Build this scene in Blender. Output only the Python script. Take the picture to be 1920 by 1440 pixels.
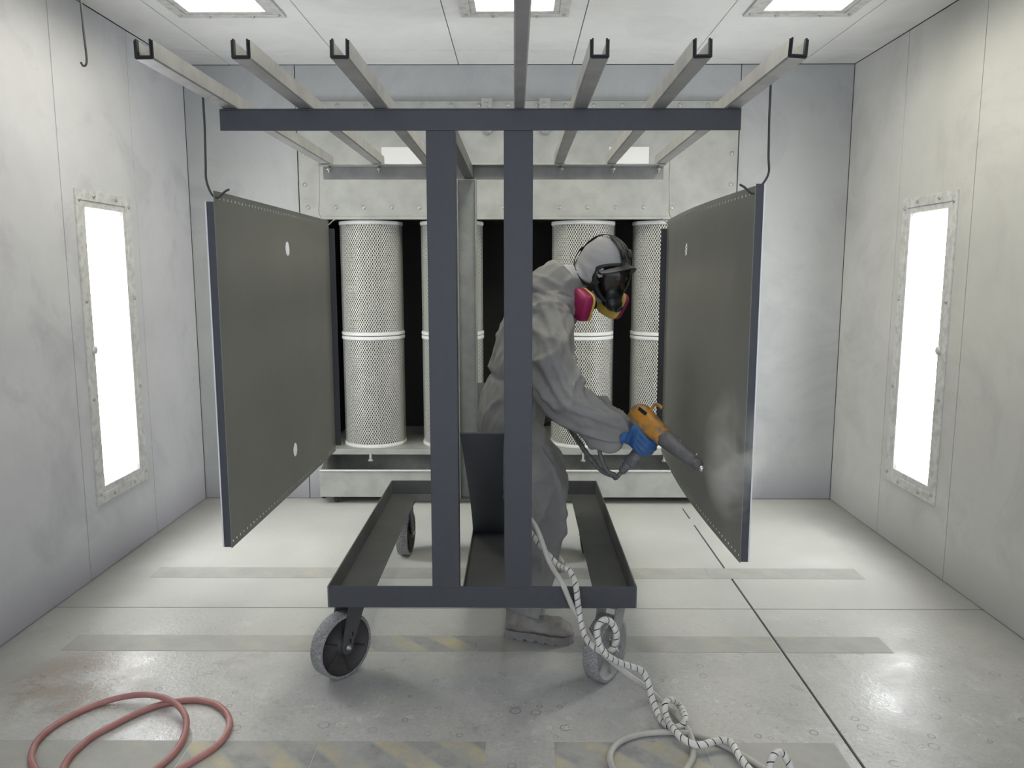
import bpy, bmesh, math, random
from mathutils import Vector, Matrix, noise
random.seed(7)
C = bpy.context.collection
SC = bpy.context.scene
for o in list(bpy.data.objects): bpy.data.objects.remove(o)

# ------------------------------------------------------------------ camera, world, exposure
FPX = 1480.0; TILT = math.atan(209/FPX); YAW = math.atan(10/FPX); EYE = 1.5
cam_d = bpy.data.cameras.new('camera'); cam = bpy.data.objects.new('camera', cam_d); C.objects.link(cam)
cam_d.sensor_width = 36.0; cam_d.lens = 36.0*FPX/1920.0; cam_d.clip_start = 0.05
cam.location = (0, 0, EYE); cam.rotation_euler = (math.pi/2-TILT, 0, YAW)
SC.camera = cam
w = bpy.data.worlds.new('world'); SC.world = w; w.use_nodes = True
w.node_tree.nodes['Background'].inputs[0].default_value = (0.86, 0.91, 1.0, 1)
w.node_tree.nodes['Background'].inputs[1].default_value = 1.8     # dim blue daylight of the shop beyond the open front
SC.view_settings.view_transform = 'Standard'; SC.view_settings.look = 'None'
SC.view_settings.gamma = 1.0; SC.view_settings.use_curve_mapping = False
SC.view_settings.exposure = 0.0
SC.cycles.volume_bounces = 6
WALL_LIGHT = 21.0; CEIL_LIGHT = 17.0

def P(px, py, Y=None, z=None, X=None):
    """point of the room seen at a pixel of the 1920x1440 photograph, on a plane Y=, z= or X="""
    a = (px-960)/FPX; b = -(py-720)/FPX
    d = [a, math.cos(TILT)+b*math.sin(TILT), -math.sin(TILT)+b*math.cos(TILT)]
    c, s = math.cos(YAW), math.sin(YAW)
    d = Vector((d[0]*c-d[1]*s, d[0]*s+d[1]*c, d[2]))
    if Y is not None: k = Y/d.y
    elif z is not None: k = (z-EYE)/d.z
    else: k = X/d.x
    return Vector((0, 0, EYE)) + d*k

# ------------------------------------------------------------------ materials
def nt(m): return m.node_tree.nodes, m.node_tree.links
def M(name, col, rough=.6, metal=0., var=.12, scale=6., bump=0., bscale=80., dust=None, dust_scale=8., dust_amt=.0, spec=.5, stretch=None):
    m = bpy.data.materials.new(name); m.use_nodes = True; N, L = nt(m); b = N['Principled BSDF']
    tc = N.new('ShaderNodeTexCoord'); src = tc.outputs['Object']
    if stretch:
        mp = N.new('ShaderNodeMapping'); mp.inputs['Scale'].default_value = stretch; L.new(src, mp.inputs[0]); src = mp.outputs[0]
    n = N.new('ShaderNodeTexNoise'); n.inputs['Scale'].default_value = scale; n.inputs['Detail'].default_value = 7; n.inputs['Roughness'].default_value = .65
    L.new(src, n.inputs['Vector'])
    r = N.new('ShaderNodeValToRGB'); r.color_ramp.elements[0].position = .3; r.color_ramp.elements[1].position = .7
    r.color_ramp.elements[0].color = (*[c*(1-var) for c in col], 1); r.color_ramp.elements[1].color = (*[min(1, c*(1+var)) for c in col], 1)
    L.new(n.outputs[0], r.inputs[0]); out = r.outputs[0]
    if dust:
        n2 = N.new('ShaderNodeTexNoise'); n2.inputs['Scale'].default_value = dust_scale; n2.inputs['Detail'].default_value = 8
        L.new(tc.outputs['Object'], n2.inputs['Vector'])
        r2 = N.new('ShaderNodeMapRange'); r2.inputs[1].default_value = .45; r2.inputs[2].default_value = .65; r2.inputs[3].default_value = 0; r2.inputs[4].default_value = dust_amt
        L.new(n2.outputs[0], r2.inputs[0])
        mx = N.new('ShaderNodeMix'); mx.data_type = 'RGBA'; L.new(r2.outputs[0], mx.inputs[0]); L.new(out, mx.inputs[6]); mx.inputs[7].default_value = (*dust, 1); out = mx.outputs[2]
    L.new(out, b.inputs['Base Color'])
    b.inputs['Roughness'].default_value = rough; b.inputs['Metallic'].default_value = metal; b.inputs['Specular IOR Level'].default_value = spec
    if bump:
        nb = N.new('ShaderNodeTexNoise'); nb.inputs['Scale'].default_value = bscale; nb.inputs['Detail'].default_value = 4; L.new(tc.outputs['Object'], nb.inputs['Vector'])
        bp = N.new('ShaderNodeBump'); bp.inputs['Strength'].default_value = bump; bp.inputs['Distance'].default_value = .01
        L.new(nb.outputs[0], bp.inputs['Height']); L.new(bp.outputs[0], b.inputs['Normal'])
    return m
def emis(name, col, s):
    m = bpy.data.materials.new(name); m.use_nodes = True; N, L = nt(m); N.remove(N['Principled BSDF'])
    e = N.new('ShaderNodeEmission'); e.inputs[0].default_value = (*col, 1); e.inputs[1].default_value = s
    L.new(e.outputs[0], N['Material Output'].inputs[0]); return m
def thin_glass(name, tint=(1, 1, 1), dusty=0.0, edge=False):
    m = bpy.data.materials.new(name); m.use_nodes = True; N, L = nt(m); N.remove(N['Principled BSDF'])
    t = N.new('ShaderNodeBsdfTransparent'); t.inputs[0].default_value = (*tint, 1)
    g = N.new('ShaderNodeBsdfGlossy'); g.inputs['Roughness'].default_value = .08
    mx = N.new('ShaderNodeMixShader'); lw = N.new('ShaderNodeLayerWeight'); pw_ = N.new('ShaderNodeMath'); pw_.operation = 'POWER'; L.new(lw.outputs['Facing'], pw_.inputs[0]); pw_.inputs[1].default_value = 5
    fr = N.new('ShaderNodeMath'); fr.operation = 'MULTIPLY_ADD'; L.new(pw_.outputs[0], fr.inputs[0]); fr.inputs[1].default_value = .8; fr.inputs[2].default_value = .04
    L.new(fr.outputs[0], mx.inputs[0]); L.new(t.outputs[0], mx.inputs[1]); L.new(g.outputs[0], mx.inputs[2])
    last = mx.outputs[0]
    if dusty:
        d = N.new('ShaderNodeBsdfDiffuse'); d.inputs[0].default_value = (.6, .6, .58, 1)
        m2 = N.new('ShaderNodeMixShader'); tc = N.new('ShaderNodeTexCoord'); n = N.new('ShaderNodeTexNoise'); n.inputs['Scale'].default_value = 14; n.inputs['Detail'].default_value = 6
        L.new(tc.outputs['Object'], n.inputs[0]); mr = N.new('ShaderNodeMapRange'); mr.inputs[1].default_value = .4; mr.inputs[2].default_value = .7; mr.inputs[4].default_value = dusty
        L.new(n.outputs[0], mr.inputs[0]); fac = mr.outputs[0]
        if edge:                                                   # powder settled along the top and bottom of an upright pane
            sp = N.new('ShaderNodeSeparateXYZ'); L.new(tc.outputs['Generated'], sp.inputs[0])
            ab = N.new('ShaderNodeMath'); ab.operation = 'SUBTRACT'; L.new(sp.outputs['Z'], ab.inputs[0]); ab.inputs[1].default_value = .5
            a2 = N.new('ShaderNodeMath'); a2.operation = 'ABSOLUTE'; L.new(ab.outputs[0], a2.inputs[0])
            a3 = N.new('ShaderNodeMath'); a3.operation = 'MULTIPLY_ADD'; L.new(n.outputs[0], a3.inputs[0]); a3.inputs[1].default_value = .06; L.new(a2.outputs[0], a3.inputs[2])
            m3 = N.new('ShaderNodeMapRange'); m3.inputs[1].default_value = .482; m3.inputs[2].default_value = .50; m3.inputs[4].default_value = dusty; L.new(a3.outputs[0], m3.inputs[0]); fac = m3.outputs[0]
        L.new(fac, m2.inputs[0]); L.new(last, m2.inputs[1]); L.new(d.outputs[0], m2.inputs[2]); last = m2.outputs[0]
    L.new(last, N['Material Output'].inputs[0]); return m

def wall_mat(name, col, dirt, base_dirt=.5):
    """powder-dusted sheet metal with long scuffs and a grimy foot"""
    m = M(name, col, rough=.62, var=.06, scale=2.2, bump=.05, bscale=300, spec=.35); N, L = nt(m); b = N['Principled BSDF']
    src = b.inputs['Base Color'].links[0].from_socket
    tc = N.new('ShaderNodeTexCoord'); ge = N.new('ShaderNodeNewGeometry')
    n = N.new('ShaderNodeTexNoise'); n.inputs['Scale'].default_value = 1.3; n.inputs['Detail'].default_value = 9; n.inputs['Roughness'].default_value = .7; n.inputs['Distortion'].default_value = 1.2
    L.new(ge.outputs['Position'], n.inputs['Vector'])
    r = N.new('ShaderNodeMapRange'); r.inputs[1].default_value = .5; r.inputs[2].default_value = .76; r.inputs[4].default_value = .75
    L.new(n.outputs[0], r.inputs[0])
    sp = N.new('ShaderNodeSeparateXYZ'); L.new(ge.outputs['Position'], sp.inputs[0])
    r2 = N.new('ShaderNodeMapRange'); r2.inputs[1].default_value = .24; r2.inputs[2].default_value = 0.; r2.inputs[4].default_value = base_dirt
    L.new(sp.outputs['Z'], r2.inputs[0])
    ad = N.new('ShaderNodeMath'); ad.operation = 'MAXIMUM'; L.new(r.outputs[0], ad.inputs[0]); L.new(r2.outputs[0], ad.inputs[1])
    mx = N.new('ShaderNodeMix'); mx.data_type = 'RGBA'; L.new(ad.outputs[0], mx.inputs[0]); L.new(src, mx.inputs[6]); mx.inputs[7].default_value = (*dirt, 1)
    L.new(mx.outputs[2], b.inputs['Base Color']); return m

def floor_mat():
    m = bpy.data.materials.new('concrete'); m.use_nodes = True; N, L = nt(m); b = N['Principled BSDF']
    ge = N.new('ShaderNodeNewGeometry'); pos = ge.outputs['Position']
    def noi(s, d=8, r=.65, dist=0.):
        n = N.new('ShaderNodeTexNoise'); n.inputs['Scale'].default_value = s; n.inputs['Detail'].default_value = d; n.inputs['Roughness'].default_value = r; n.inputs['Distortion'].default_value = dist
        L.new(pos, n.inputs['Vector']); return n.outputs[0]
    def mr(x, a, c, lo=0., hi=1.):
        r = N.new('ShaderNodeMapRange'); r.inputs[1].default_value = a; r.inputs[2].default_value = c; r.inputs[3].default_value = lo; r.inputs[4].default_value = hi; L.new(x, r.inputs[0]); return r.outputs[0]
    def mix(f, a, c):
        x = N.new('ShaderNodeMix'); x.data_type = 'RGBA'; L.new(f, x.inputs[0])
        if isinstance(a, tuple): x.inputs[6].default_value = (*a, 1)
        else: L.new(a, x.inputs[6])
        if isinstance(c, tuple): x.inputs[7].default_value = (*c, 1)
        else: L.new(c, x.inputs[7])
        return x.outputs[2]
    def math_(op, a, c):
        x = N.new('ShaderNodeMath'); x.operation = op
        for i, v in enumerate((a, c)):
            if isinstance(v, (int, float)): x.inputs[i].default_value = v
            else: L.new(v, x.inputs[i])
        return x.outputs[0]
    sp = N.new('ShaderNodeSeparateXYZ'); L.new(pos, sp.inputs[0])
    near = mr(sp.outputs['Y'], 3.6, 2.5)                           # more wear towards the open front, paler powder at the back
    col = mix(mr(noi(1.6, 9, .7), .35, .65), (.45, .455, .425), (.525, .53, .495))
    wear = math_('MULTIPLY', mr(noi(2.6, 10, .72, .6), .42, .66), near)
    col = mix(math_('MULTIPLY', wear, .85), col, (.53, .515, .505))
    fine = mr(noi(60, 5, .75), .44, .62)
    col = mix(math_('MULTIPLY', fine, math_('MULTIPLY', math_('ADD', near, .15), .38)), col, (.38, .37, .37))
    col = mix(math_('MULTIPLY', mr(noi(9, 8, .7, .4), .56, .72), math_('MULTIPLY', near, .75)), col, (.68, .675, .66))
    col = mix(math_('MULTIPLY', mr(noi(4.3, 9, .72, .9), .48, .66), math_('MULTIPLY', near, .5)), col, (.34, .328, .325))
    # brown rust stain near the front left
    vm = N.new('ShaderNodeVectorMath'); vm.operation = 'DISTANCE'; L.new(pos, vm.inputs[0]); vm.inputs[1].default_value = (-1.62, 2.74, 0)
    st = math_('MULTIPLY', mr(vm.outputs['Value'], .34, .16), mr(noi(5, 9, .7, .8), .40, .52))
    col = mix(math_('MULTIPLY', st, .75), col, (.31, .255, .20))
    # rings left by drops and can bottoms
    for s, pal, seed in ((11., (.20, .20, .205), .62), (17., (.70, .70, .69), .80), (23., (.22, .22, .22), .72)):
        v = N.new('ShaderNodeTexVoronoi'); v.voronoi_dimensions = '2D'; v.inputs['Scale'].default_value = s; L.new(pos, v.inputs['Vector'])
        d = v.outputs['Distance']; cs = N.new('ShaderNodeSeparateColor'); L.new(v.outputs['Color'], cs.inputs[0])
        rad = math_('ADD', math_('MULTIPLY', cs.outputs[1], .14), .06)
        ring = mr(math_('ABSOLUTE', math_('SUBTRACT', d, rad), 0), .035, .012)
        pick = math_('GREATER_THAN', cs.outputs[0], seed)
        f = math_('MULTIPLY', math_('MULTIPLY', ring, pick), math_('MULTIPLY', near, .85))
        f = math_('MULTIPLY', f, mr(noi(3.1, 4), .4, .55))
        col = mix(f, col, pal)
    col = mix(math_('MULTIPLY', mr(noi(120, 3, .6), .58, .70), math_('MULTIPLY', near, .45)), col, (.29, .28, .285))
    # grime swept up against the side walls
    ax_ = math_('ADD', math_('ABSOLUTE', sp.outputs['X'], 0), math_('MULTIPLY', noi(2.3, 6), .35))
    col = mix(math_('MULTIPLY', mr(ax_, 1.95, 2.28), .8), col, (.25, .25, .25))
    L.new(col, b.inputs['Base Color'])
    rg = math_('ADD', mr(noi(3.2, 8, .7), .35, .68, .24, .5), mr(sp.outputs['Y'], 2.9, 3.7, 0., .22)); L.new(rg, b.inputs['Roughness'])
    bp = N.new('ShaderNodeBump'); bp.inputs['Strength'].default_value = .28; bp.inputs['Distance'].default_value = .006; L.new(noi(55, 4), bp.inputs['Height']); L.new(bp.outputs[0], b.inputs['Normal'])
    b.inputs['Specular IOR Level'].default_value = .5
    return m

def tape_mat(stripe_amt):
    m = M('floor_tape_'+str(stripe_amt), (.385, .385, .36), rough=.55, var=.1, scale=9, spec=.4); N, L = nt(m); b = N['Principled BSDF']
    src = b.inputs['Base Color'].links[0].from_socket
    ge = N.new('ShaderNodeNewGeometry'); sp = N.new('ShaderNodeSeparateXYZ'); L.new(ge.outputs['Position'], sp.inputs[0])
    a = N.new('ShaderNodeMath'); a.operation = 'ADD'; L.new(sp.outputs['X'], a.inputs[0]); L.new(sp.outputs['Y'], a.inputs[1])
    k = N.new('ShaderNodeMath'); k.operation = 'MULTIPLY'; L.new(a.outputs[0], k.inputs[0]); k.inputs[1].default_value = 2*math.pi/.21
    s = N.new('ShaderNodeMath'); s.operation = 'SINE'; L.new(k.outputs[0], s.inputs[0])
    n = N.new('ShaderNodeTexNoise'); n.inputs['Scale'].default_value = 7; n.inputs['Detail'].default_value = 9; n.inputs['Roughness'].default_value = .75; L.new(ge.outputs['Position'], n.inputs['Vector'])
    r = N.new('ShaderNodeMapRange'); r.inputs[1].default_value = .42; r.inputs[2].default_value = .62; r.inputs[4].default_value = stripe_amt; L.new(n.outputs[0], r.inputs[0])
    for lo, hi, c in ((.1, .25, (.58, .50, .27)), (-.1, -.25, (.22, .22, .225))):
        r2 = N.new('ShaderNodeMapRange'); r2.inputs[1].default_value = lo; r2.inputs[2].default_value = hi; L.new(s.outputs[0], r2.inputs[0])
        q = N.new('ShaderNodeMath'); q.operation = 'MULTIPLY'; L.new(r2.outputs[0], q.inputs[0]); L.new(r.outputs[0], q.inputs[1])
        mx = N.new('ShaderNodeMix'); mx.data_type = 'RGBA'; L.new(q.outputs[0], mx.inputs[0]); L.new(src, mx.inputs[6]); mx.inputs[7].default_value = (*c, 1); src = mx.outputs[2]
    L.new(src, b.inputs['Base Color']); return m

MAT = dict(
    wall_l=wall_mat('wall_paint_cool', (.56, .565, .59), (.36, .35, .40), .85),
    wall_r=wall_mat('wall_paint_warm', (.55, .55, .53), (.40, .39, .395), .7),
    wall_b=wall_mat('wall_paint_back', (.43, .44, .445), (.30, .295, .33), .85),  # coat lowered so its colour carries part of the back corners' shade
    ceil=wall_mat('ceiling_paint', (.78, .78, .775), (.62, .62, .615), 0),
    gap=M('seam_backing', (.22, .22, .23), rough=.9),  # grey backing seen through the panel seams
    floor=floor_mat(), joint=M('joint_dirt', (.05, .05, .05), rough=.95),
    galv=M('galvanised_sheet', (.385, .395, .37), rough=.5, metal=.15, var=.12, scale=5, dust=(.29, .30, .28), dust_scale=9, dust_amt=.5),
    dark=M('shaded_recess', (.03, .031, .028), rough=.9),  # the bay's shade is put into this near-black lining colour
    recess_grey=M('recess_grey', (.34, .34, .32), rough=.85, var=.3),
    frame=M('light_frame_paint', (.60, .60, .59), rough=.5, var=.12, scale=14, dust=(.36, .35, .35), dust_scale=30, dust_amt=.5),
    screw=M('screw_metal', (.42, .42, .41), rough=.45, metal=.5),
    lamp_w=emis('wall_diffuser_glow', (.965, .985, 1.0), WALL_LIGHT), lamp_c=emis('ceiling_diffuser_glow', (1.0, .955, .86), CEIL_LIGHT),
    glass=thin_glass('fixture_glass', (.98, .98, .98), .6, True), glass_c=thin_glass('ceiling_glass', (.98, .98, .95), .25),
    paint=M('dark_grey_powder_coat', (.055, .058, .069), rough=.48, var=.06, scale=30, bump=.04, bscale=500, spec=.45),
    paint_in=M('dark_grey_powder_coat_dusty', (.115, .12, .116), rough=.55, var=.1, scale=12, dust=(.15, .155, .15), dust_scale=5, dust_amt=.5, spec=.4),
    sheet=M('dark_sheet_coat', (.205, .206, .185), rough=.42, var=.07, scale=2.5, bump=.03, bscale=600, spec=.45),
    edge=M('sheet_bare_edge', (.75, .76, .77), rough=.45, metal=.3),
    chan=M('dusty_channel_steel', (.40, .395, .385), rough=.42, metal=.35, var=.14, scale=10, dust=(.48, .48, .46), dust_scale=14, dust_amt=.6),
    paint_dusty=M('dusty_paint', (.33, .34, .325), rough=.6, var=.12, scale=12, dust=(.42, .425, .41), dust_scale=6, dust_amt=.5),
    black=M('black_edge_coat', (.008, .008, .010), rough=.6), wire=M('hook_wire', (.055, .055, .058), rough=.5, metal=.3), wire_l=M('pale_hook_wire', (.34, .34, .31), rough=.6),
    media=M('filter_media', (.36, .355, .31), rough=.85, var=.1, scale=30), mesh=M('expanded_mesh', (.66, .67, .63), rough=.45, metal=.1, var=.05),
    rim=M('filter_rim', (.72, .73, .71), rough=.45, var=.04),
    tread=M('dusted_tread', (.22, .22, .22), rough=.55, var=.3, scale=160, bump=.4, bscale=220, dust=(.42, .42, .43), dust_scale=170, dust_amt=.9),
    hub=M('wheel_hub_iron', (.045, .042, .042), rough=.6, var=.2, scale=20, bump=.05), hub_l=M('wheel_hub_dusty', (.34, .35, .34), rough=.65, var=.2, scale=20, dust=(.15, .15, .15), dust_scale=20, dust_amt=.5),
    fork=M('caster_fork_steel', (.075, .075, .078), rough=.55, var=.15), fork_l=M('caster_fork_dusty', (.22, .23, .225), rough=.6, var=.2),
    red=M('red_rubber_hose', (.40, .18, .165), rough=.5, var=.1, scale=25, dust=(.47, .29, .275), dust_scale=18, dust_amt=.4),
    hose=M('dusty_white_hose', (.50, .49, .45), rough=.55, var=.08, scale=20, dust=(.38, .37, .34), dust_scale=12, dust_amt=.4), wrap=M('white_spiral_wrap', (.68, .67, .63), rough=.5, var=.1, scale=14, dust=(.42, .41, .39), dust_scale=16, dust_amt=.5),
    core=M('dark_hose_core', (.02, .02, .02), rough=.7), gcable=M('grey_gun_cable', (.115, .115, .11), rough=.55, var=.1),
    cloth=M('grey_coverall_cloth', (.235, .233, .23), rough=.9, var=.08, scale=7, bump=.12, bscale=700, dust=(.33, .328, .32), dust_scale=6, dust_amt=.6, spec=.15),
    hood=M('pale_hood_cloth', (.40, .40, .405), rough=.9, var=.06, scale=9, bump=.1, bscale=600, spec=.15),
    strap=M('black_strap', (.018, .018, .019), rough=.6, var=.2), rubber=M('black_mask_rubber', (.014, .015, .017), rough=.42, var=.2, spec=.5),
    lens=thin_glass('dimmed_lens', (.45, .47, .48)), skin=M('skin', (.15, .075, .06), rough=.6, var=.05), eye=M('eye_white', (.30, .28, .27), rough=.3),  # lens tint and skin darkened to carry the shade inside the mask
    mag=M('magenta_cartridge', (.30, .012, .085), rough=.5, var=.1), yel=M('yellow_band', (.62, .43, .08), rough=.5, var=.1),
    blue=M('blue_work_glove', (.03, .12, .34), rough=.65, var=.15, scale=18, bump=.15, bscale=260, dust=(.09, .13, .21), dust_scale=14, dust_amt=.5),
    boot=M('dusty_suede_boot', (.25, .23, .21), rough=.9, var=.25, scale=18, bump=.2, bscale=160, dust=(.36, .34, .32), dust_scale=11, dust_amt=.7), sole=M('boot_sole', (.22, .215, .205), rough=.9, var=.2, scale=30, dust=(.22, .22, .21), dust_scale=20, dust_amt=.6),
    orange=M('orange_gun_plastic', (.52, .24, .035), rough=.55, var=.15, scale=18, dust=(.15, .145, .13), dust_scale=24, dust_amt=1.0), gun=M('dusty_gun_grey', (.125, .125, .13), rough=.6, var=.2, scale=22, dust=(.2, .2, .2), dust_scale=25, dust_amt=.5),
    chrome=M('nozzle_metal', (.8, .8, .8), rough=.2, metal=.9, var=.05),
    card=M('white_card', (.78, .78, .76), rough=.7, var=.02), rust=M('rusty_tip', (.36, .2, .13), rough=.7, var=.2),
)
TAPE_PLAIN = tape_mat(.12); TAPE_STRIPE = tape_mat(.7)

# ------------------------------------------------------------------ mesh helpers
def frames(path, up=Vector((0, 0, 1))):
    n = len(path); T = []
    for i in range(n):
        t = path[min(i+1, n-1)]-path[max(i-1, 0)]
        T.append(t.normalized())
    a = up.cross(T[0])
    if a.length < 1e-3: a = Vector((1, 0, 0)).cross(T[0])
    a.normalize(); out = []
    for i in range(n):
        a = (a - T[i]*a.dot(T[i])).normalized(); out.append((a, T[i].cross(a), T[i]))
    return out
def catmull(pts, n=8):
    p = [Vector(x) for x in pts]; p = [p[0]*2-p[1]] + p + [p[-1]*2-p[-2]]; out = []
    for i in range(1, len(p)-2):
        for k in range(n):
            t = k/n; a, b, c, d = p[i-1], p[i], p[i+1], p[i+2]
            out.append(.5*((2*b)+(c-a)*t+(2*a-5*b+4*c-d)*t*t+(3*b-a-3*c+d)*t**3))
    out.append(p[-2]); return out

class MB:
    def __init__(s): s.v = []; s.f = []; s.mi = []; s.sm = []
    def add(s, vs, fs, mi=0, smooth=False):
        o = len(s.v); s.v += [Vector(x) for x in vs]
        for f in fs: s.f.append([i+o for i in f]); s.mi.append(mi); s.sm.append(smooth)
        return s
    def box(s, x0, x1, y0, y1, z0, z1, mi=0, mat=None):
        vs = [Vector((x, y, z)) for x in (x0, x1) for y in (y0, y1) for z in (z0, z1)]
        if mat is not None: vs = [mat @ v for v in vs]
        return s.add(vs, [(0, 1, 3, 2), (4, 6, 7, 5), (0, 4, 5, 1), (2, 3, 7, 6), (0, 2, 6, 4), (1, 5, 7, 3)], mi)
    def loft(s, rings, mi=0, smooth=True, caps=True, closed=True):
        n = len(rings[0]); vs = [p for r in rings for p in r]; fs = []
        for i in range(len(rings)-1):
            for j in range(n if closed else n-1):
                k = (j+1) % n; fs.append((i*n+j, i*n+k, (i+1)*n+k, (i+1)*n+j))
        if caps and closed: fs.append(tuple(range(n))[::-1]); fs.append(tuple((len(rings)-1)*n+j for j in range(n)))
        return s.add(vs, fs, mi, smooth)
    def tube(s, path, r, n=8, mi=0, caps=True, up=Vector((0, 0, 1)), r2=None):
        path = [Vector(p) for p in path]; fr = frames(path, up); rings = []
        for i, (a, b, t) in enumerate(fr):
            ra = r[i] if isinstance(r, (list, tuple)) else r
            rb = (r2[i] if isinstance(r2, (list, tuple)) else r2) if r2 is not None else ra
            rings.append([path[i]+a*(math.cos(2*math.pi*j/n)*ra)+b*(math.sin(2*math.pi*j/n)*rb) for j in range(n)])
        return s.loft(rings, mi, True, caps)
    def lathe(s, prof, c=(0, 0, 0), axis=(0, 0, 1), n=24, mi=0, caps=True, smooth=True):
        ax = Vector(axis).normalized(); a = ax.orthogonal().normalized(); b = ax.cross(a); c = Vector(c)
        rings = [[c+ax*h+(a*math.cos(2*math.pi*j/n)+b*math.sin(2*math.pi*j/n))*r for j in range(n)] for r, h in prof]
        return s.loft(rings, mi, smooth, caps)
    def ball(s, c, r, n=12, mi=0, sc=(1, 1, 1), mat=None):
        rings = []
        for i in range(1, n):
            th = math.pi*i/n; rings.append([Vector((math.sin(th)*math.cos(2*math.pi*j/(2*n))*r*sc[0], math.sin(th)*math.sin(2*math.pi*j/(2*n))*r*sc[1], -math.cos(th)*r*sc[2])) for j in range(2*n)])
        m = mat or Matrix.Identity(4); c = Vector(c)
        return s.loft([[c+(m.to_3x3() @ p) for p in q] for q in rings], mi)
    def xf(s, m): s.v = [m @ v for v in s.v]; return s
    def build(s, name, mat, parent=None, bevel=0., org=None, auto=True):
        if org is None: org = Vector(parent['_o']) if parent is not None else Vector((0, 0, 0))
        org = Vector(org)
        me = bpy.data.meshes.new(name); me.from_pydata([v-org for v in s.v], [], s.f)
        for m in (mat if isinstance(mat, (list, tuple)) else [mat]): me.materials.append(m)
        me.polygons.foreach_set('material_index', s.mi); me.polygons.foreach_set('use_smooth', s.sm)
        bm = bmesh.new(); bm.from_mesh(me)
        if bevel:
            es = [e for e in bm.edges if len(e.link_faces) == 2 and e.calc_face_angle(0) > .6]
            bmesh.ops.bevel(bm, geom=es, offset=bevel, segments=2, affect='EDGES', profile=.6, clamp_overlap=True)
        bmesh.ops.recalc_face_normals(bm, faces=bm.faces); bm.to_mesh(me); bm.free(); me.update()
        return link(name, me, parent, org)
ORG = {}
def link(name, me, parent=None, org=(0, 0, 0)):
    o = bpy.data.objects.new(name, me); C.objects.link(o); o['_o'] = tuple(org)
    if parent is not None: o.parent = parent; o.location = Vector(org)-Vector(parent['_o'])
    else: o.location = org
    return o
def thing(name, loc, label, cat, group=None):
    o = bpy.data.objects.new(name, None); C.objects.link(o); o.location = loc; o['_o'] = tuple(loc); o.empty_display_size = .1
    return tag(o, label, cat, group)
def tag(o, label, cat, group=None):
    o['label'] = label; o['category'] = cat
    if group: o['group'] = group
    return o
def structure(o): o['kind'] = 'structure'; return o
def dup(root, loc, label=None):
    r = root.copy(); C.objects.link(r); r.location = loc; r['_o'] = tuple(loc)
    if label: r['label'] = label
    for ch in list(root.children):
        c = ch.copy(); C.objects.link(c); c.parent = r
        for g in list(ch.children):
            d = g.copy(); C.objects.link(d); d.parent = c
    return r
def remesh(mb, voxel, smooth=3, fac=.5):
    """union of closed shapes -> one continuous surface, returned as an MB"""
    me = bpy.data.meshes.new('tmp'); me.from_pydata(mb.v, [], mb.f)
    bm = bmesh.new(); bm.from_mesh(me); bmesh.ops.recalc_face_normals(bm, faces=bm.faces); bm.to_mesh(me); bm.free()
    o = bpy.data.objects.new('tmp', me); C.objects.link(o)
    r = o.modifiers.new('r', 'REMESH'); r.mode = 'VOXEL'; r.voxel_size = voxel
    if smooth: q = o.modifiers.new('s', 'SMOOTH'); q.iterations = smooth; q.factor = fac
    ev = o.evaluated_get(bpy.context.evaluated_depsgraph_get()); m2 = bpy.data.meshes.new_from_object(ev)
    out = MB(); out.add([v.co.copy() for v in m2.vertices], [tuple(p.vertices) for p in m2.polygons], 0, True)
    nor = [v.normal.copy() for v in m2.vertices]
    bpy.data.objects.remove(o); bpy.data.meshes.remove(me); bpy.data.meshes.remove(m2)
    return out, nor

# ------------------------------------------------------------------ the booth
XW = 2.09; YB = 5.13; ZC = 2.78; YF = -1.0; G = .0025
def panel(parent, axis, at, u0, u1, v0, v1, mat, hole=None, t=.02, inward=1):
    """wall sheet on the plane axis=at, spanning u,v; inner face on the plane; optional rectangular cut-out"""
    u0 += G; u1 -= G; v0 += G; v1 -= G
    def pt(u, v, d):
        d = at-inward*d
        return Vector((d, u, v)) if axis == 'x' else Vector((u, d, v)) if axis == 'y' else Vector((u, v, d))
    mb = MB(); fs = []
    outer = [(u0, v0), (u1, v0), (u1, v1), (u0, v1)]
    if hole:
        inner = [(hole[0], hole[2]), (hole[1], hole[2]), (hole[1], hole[3]), (hole[0], hole[3])]
        vs = [pt(*p, 0) for p in outer+inner]+[pt(*p, t) for p in outer+inner]
        for i in range(4):
            j = (i+1) % 4; fs += [(i, j, 4+j, 4+i), (8+i, 8+4+i, 8+4+j, 8+j), (i, 8+i, 8+j, j), (4+i, 4+j, 12+j, 12+i)]
    else:
        vs = [pt(*p, 0) for p in outer]+[pt(*p, t) for p in outer]
        fs = [(0, 1, 2, 3), (7, 6, 5, 4)]+[(i, 4+i, 4+(i+1) % 4, (i+1) % 4) for i in range(4)]
    mb.add(vs, fs); return mb.build('panel', mat, parent, bevel=.0015)

floor = structure(MB().box(-XW-.1, XW+.1, YF, YB+1.0, -.12, -.012).build('floor', MAT['joint']))
JX, JY = 1.062, 3.385
for (a, b, gx) in ((-XW-.1, JX-.0045, 0), (JX+.0045, XW+.1, 0)):
    for (c, d) in ((YF, JY-.003), (JY+.003, YB+1.0)):
        MB().box(a, b, c, d, -.012, 0).build('slab', MAT['floor'], floor, bevel=.002)
for (y0, y1) in ((4.58, 4.7), (4.92, YB+.9)):                          # the long joint is filled flush in two places
    MB().box(JX-.006, JX+.006, y0, y1, -.012, -.0003).build('joint_filler', MAT['floor'], floor)

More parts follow.
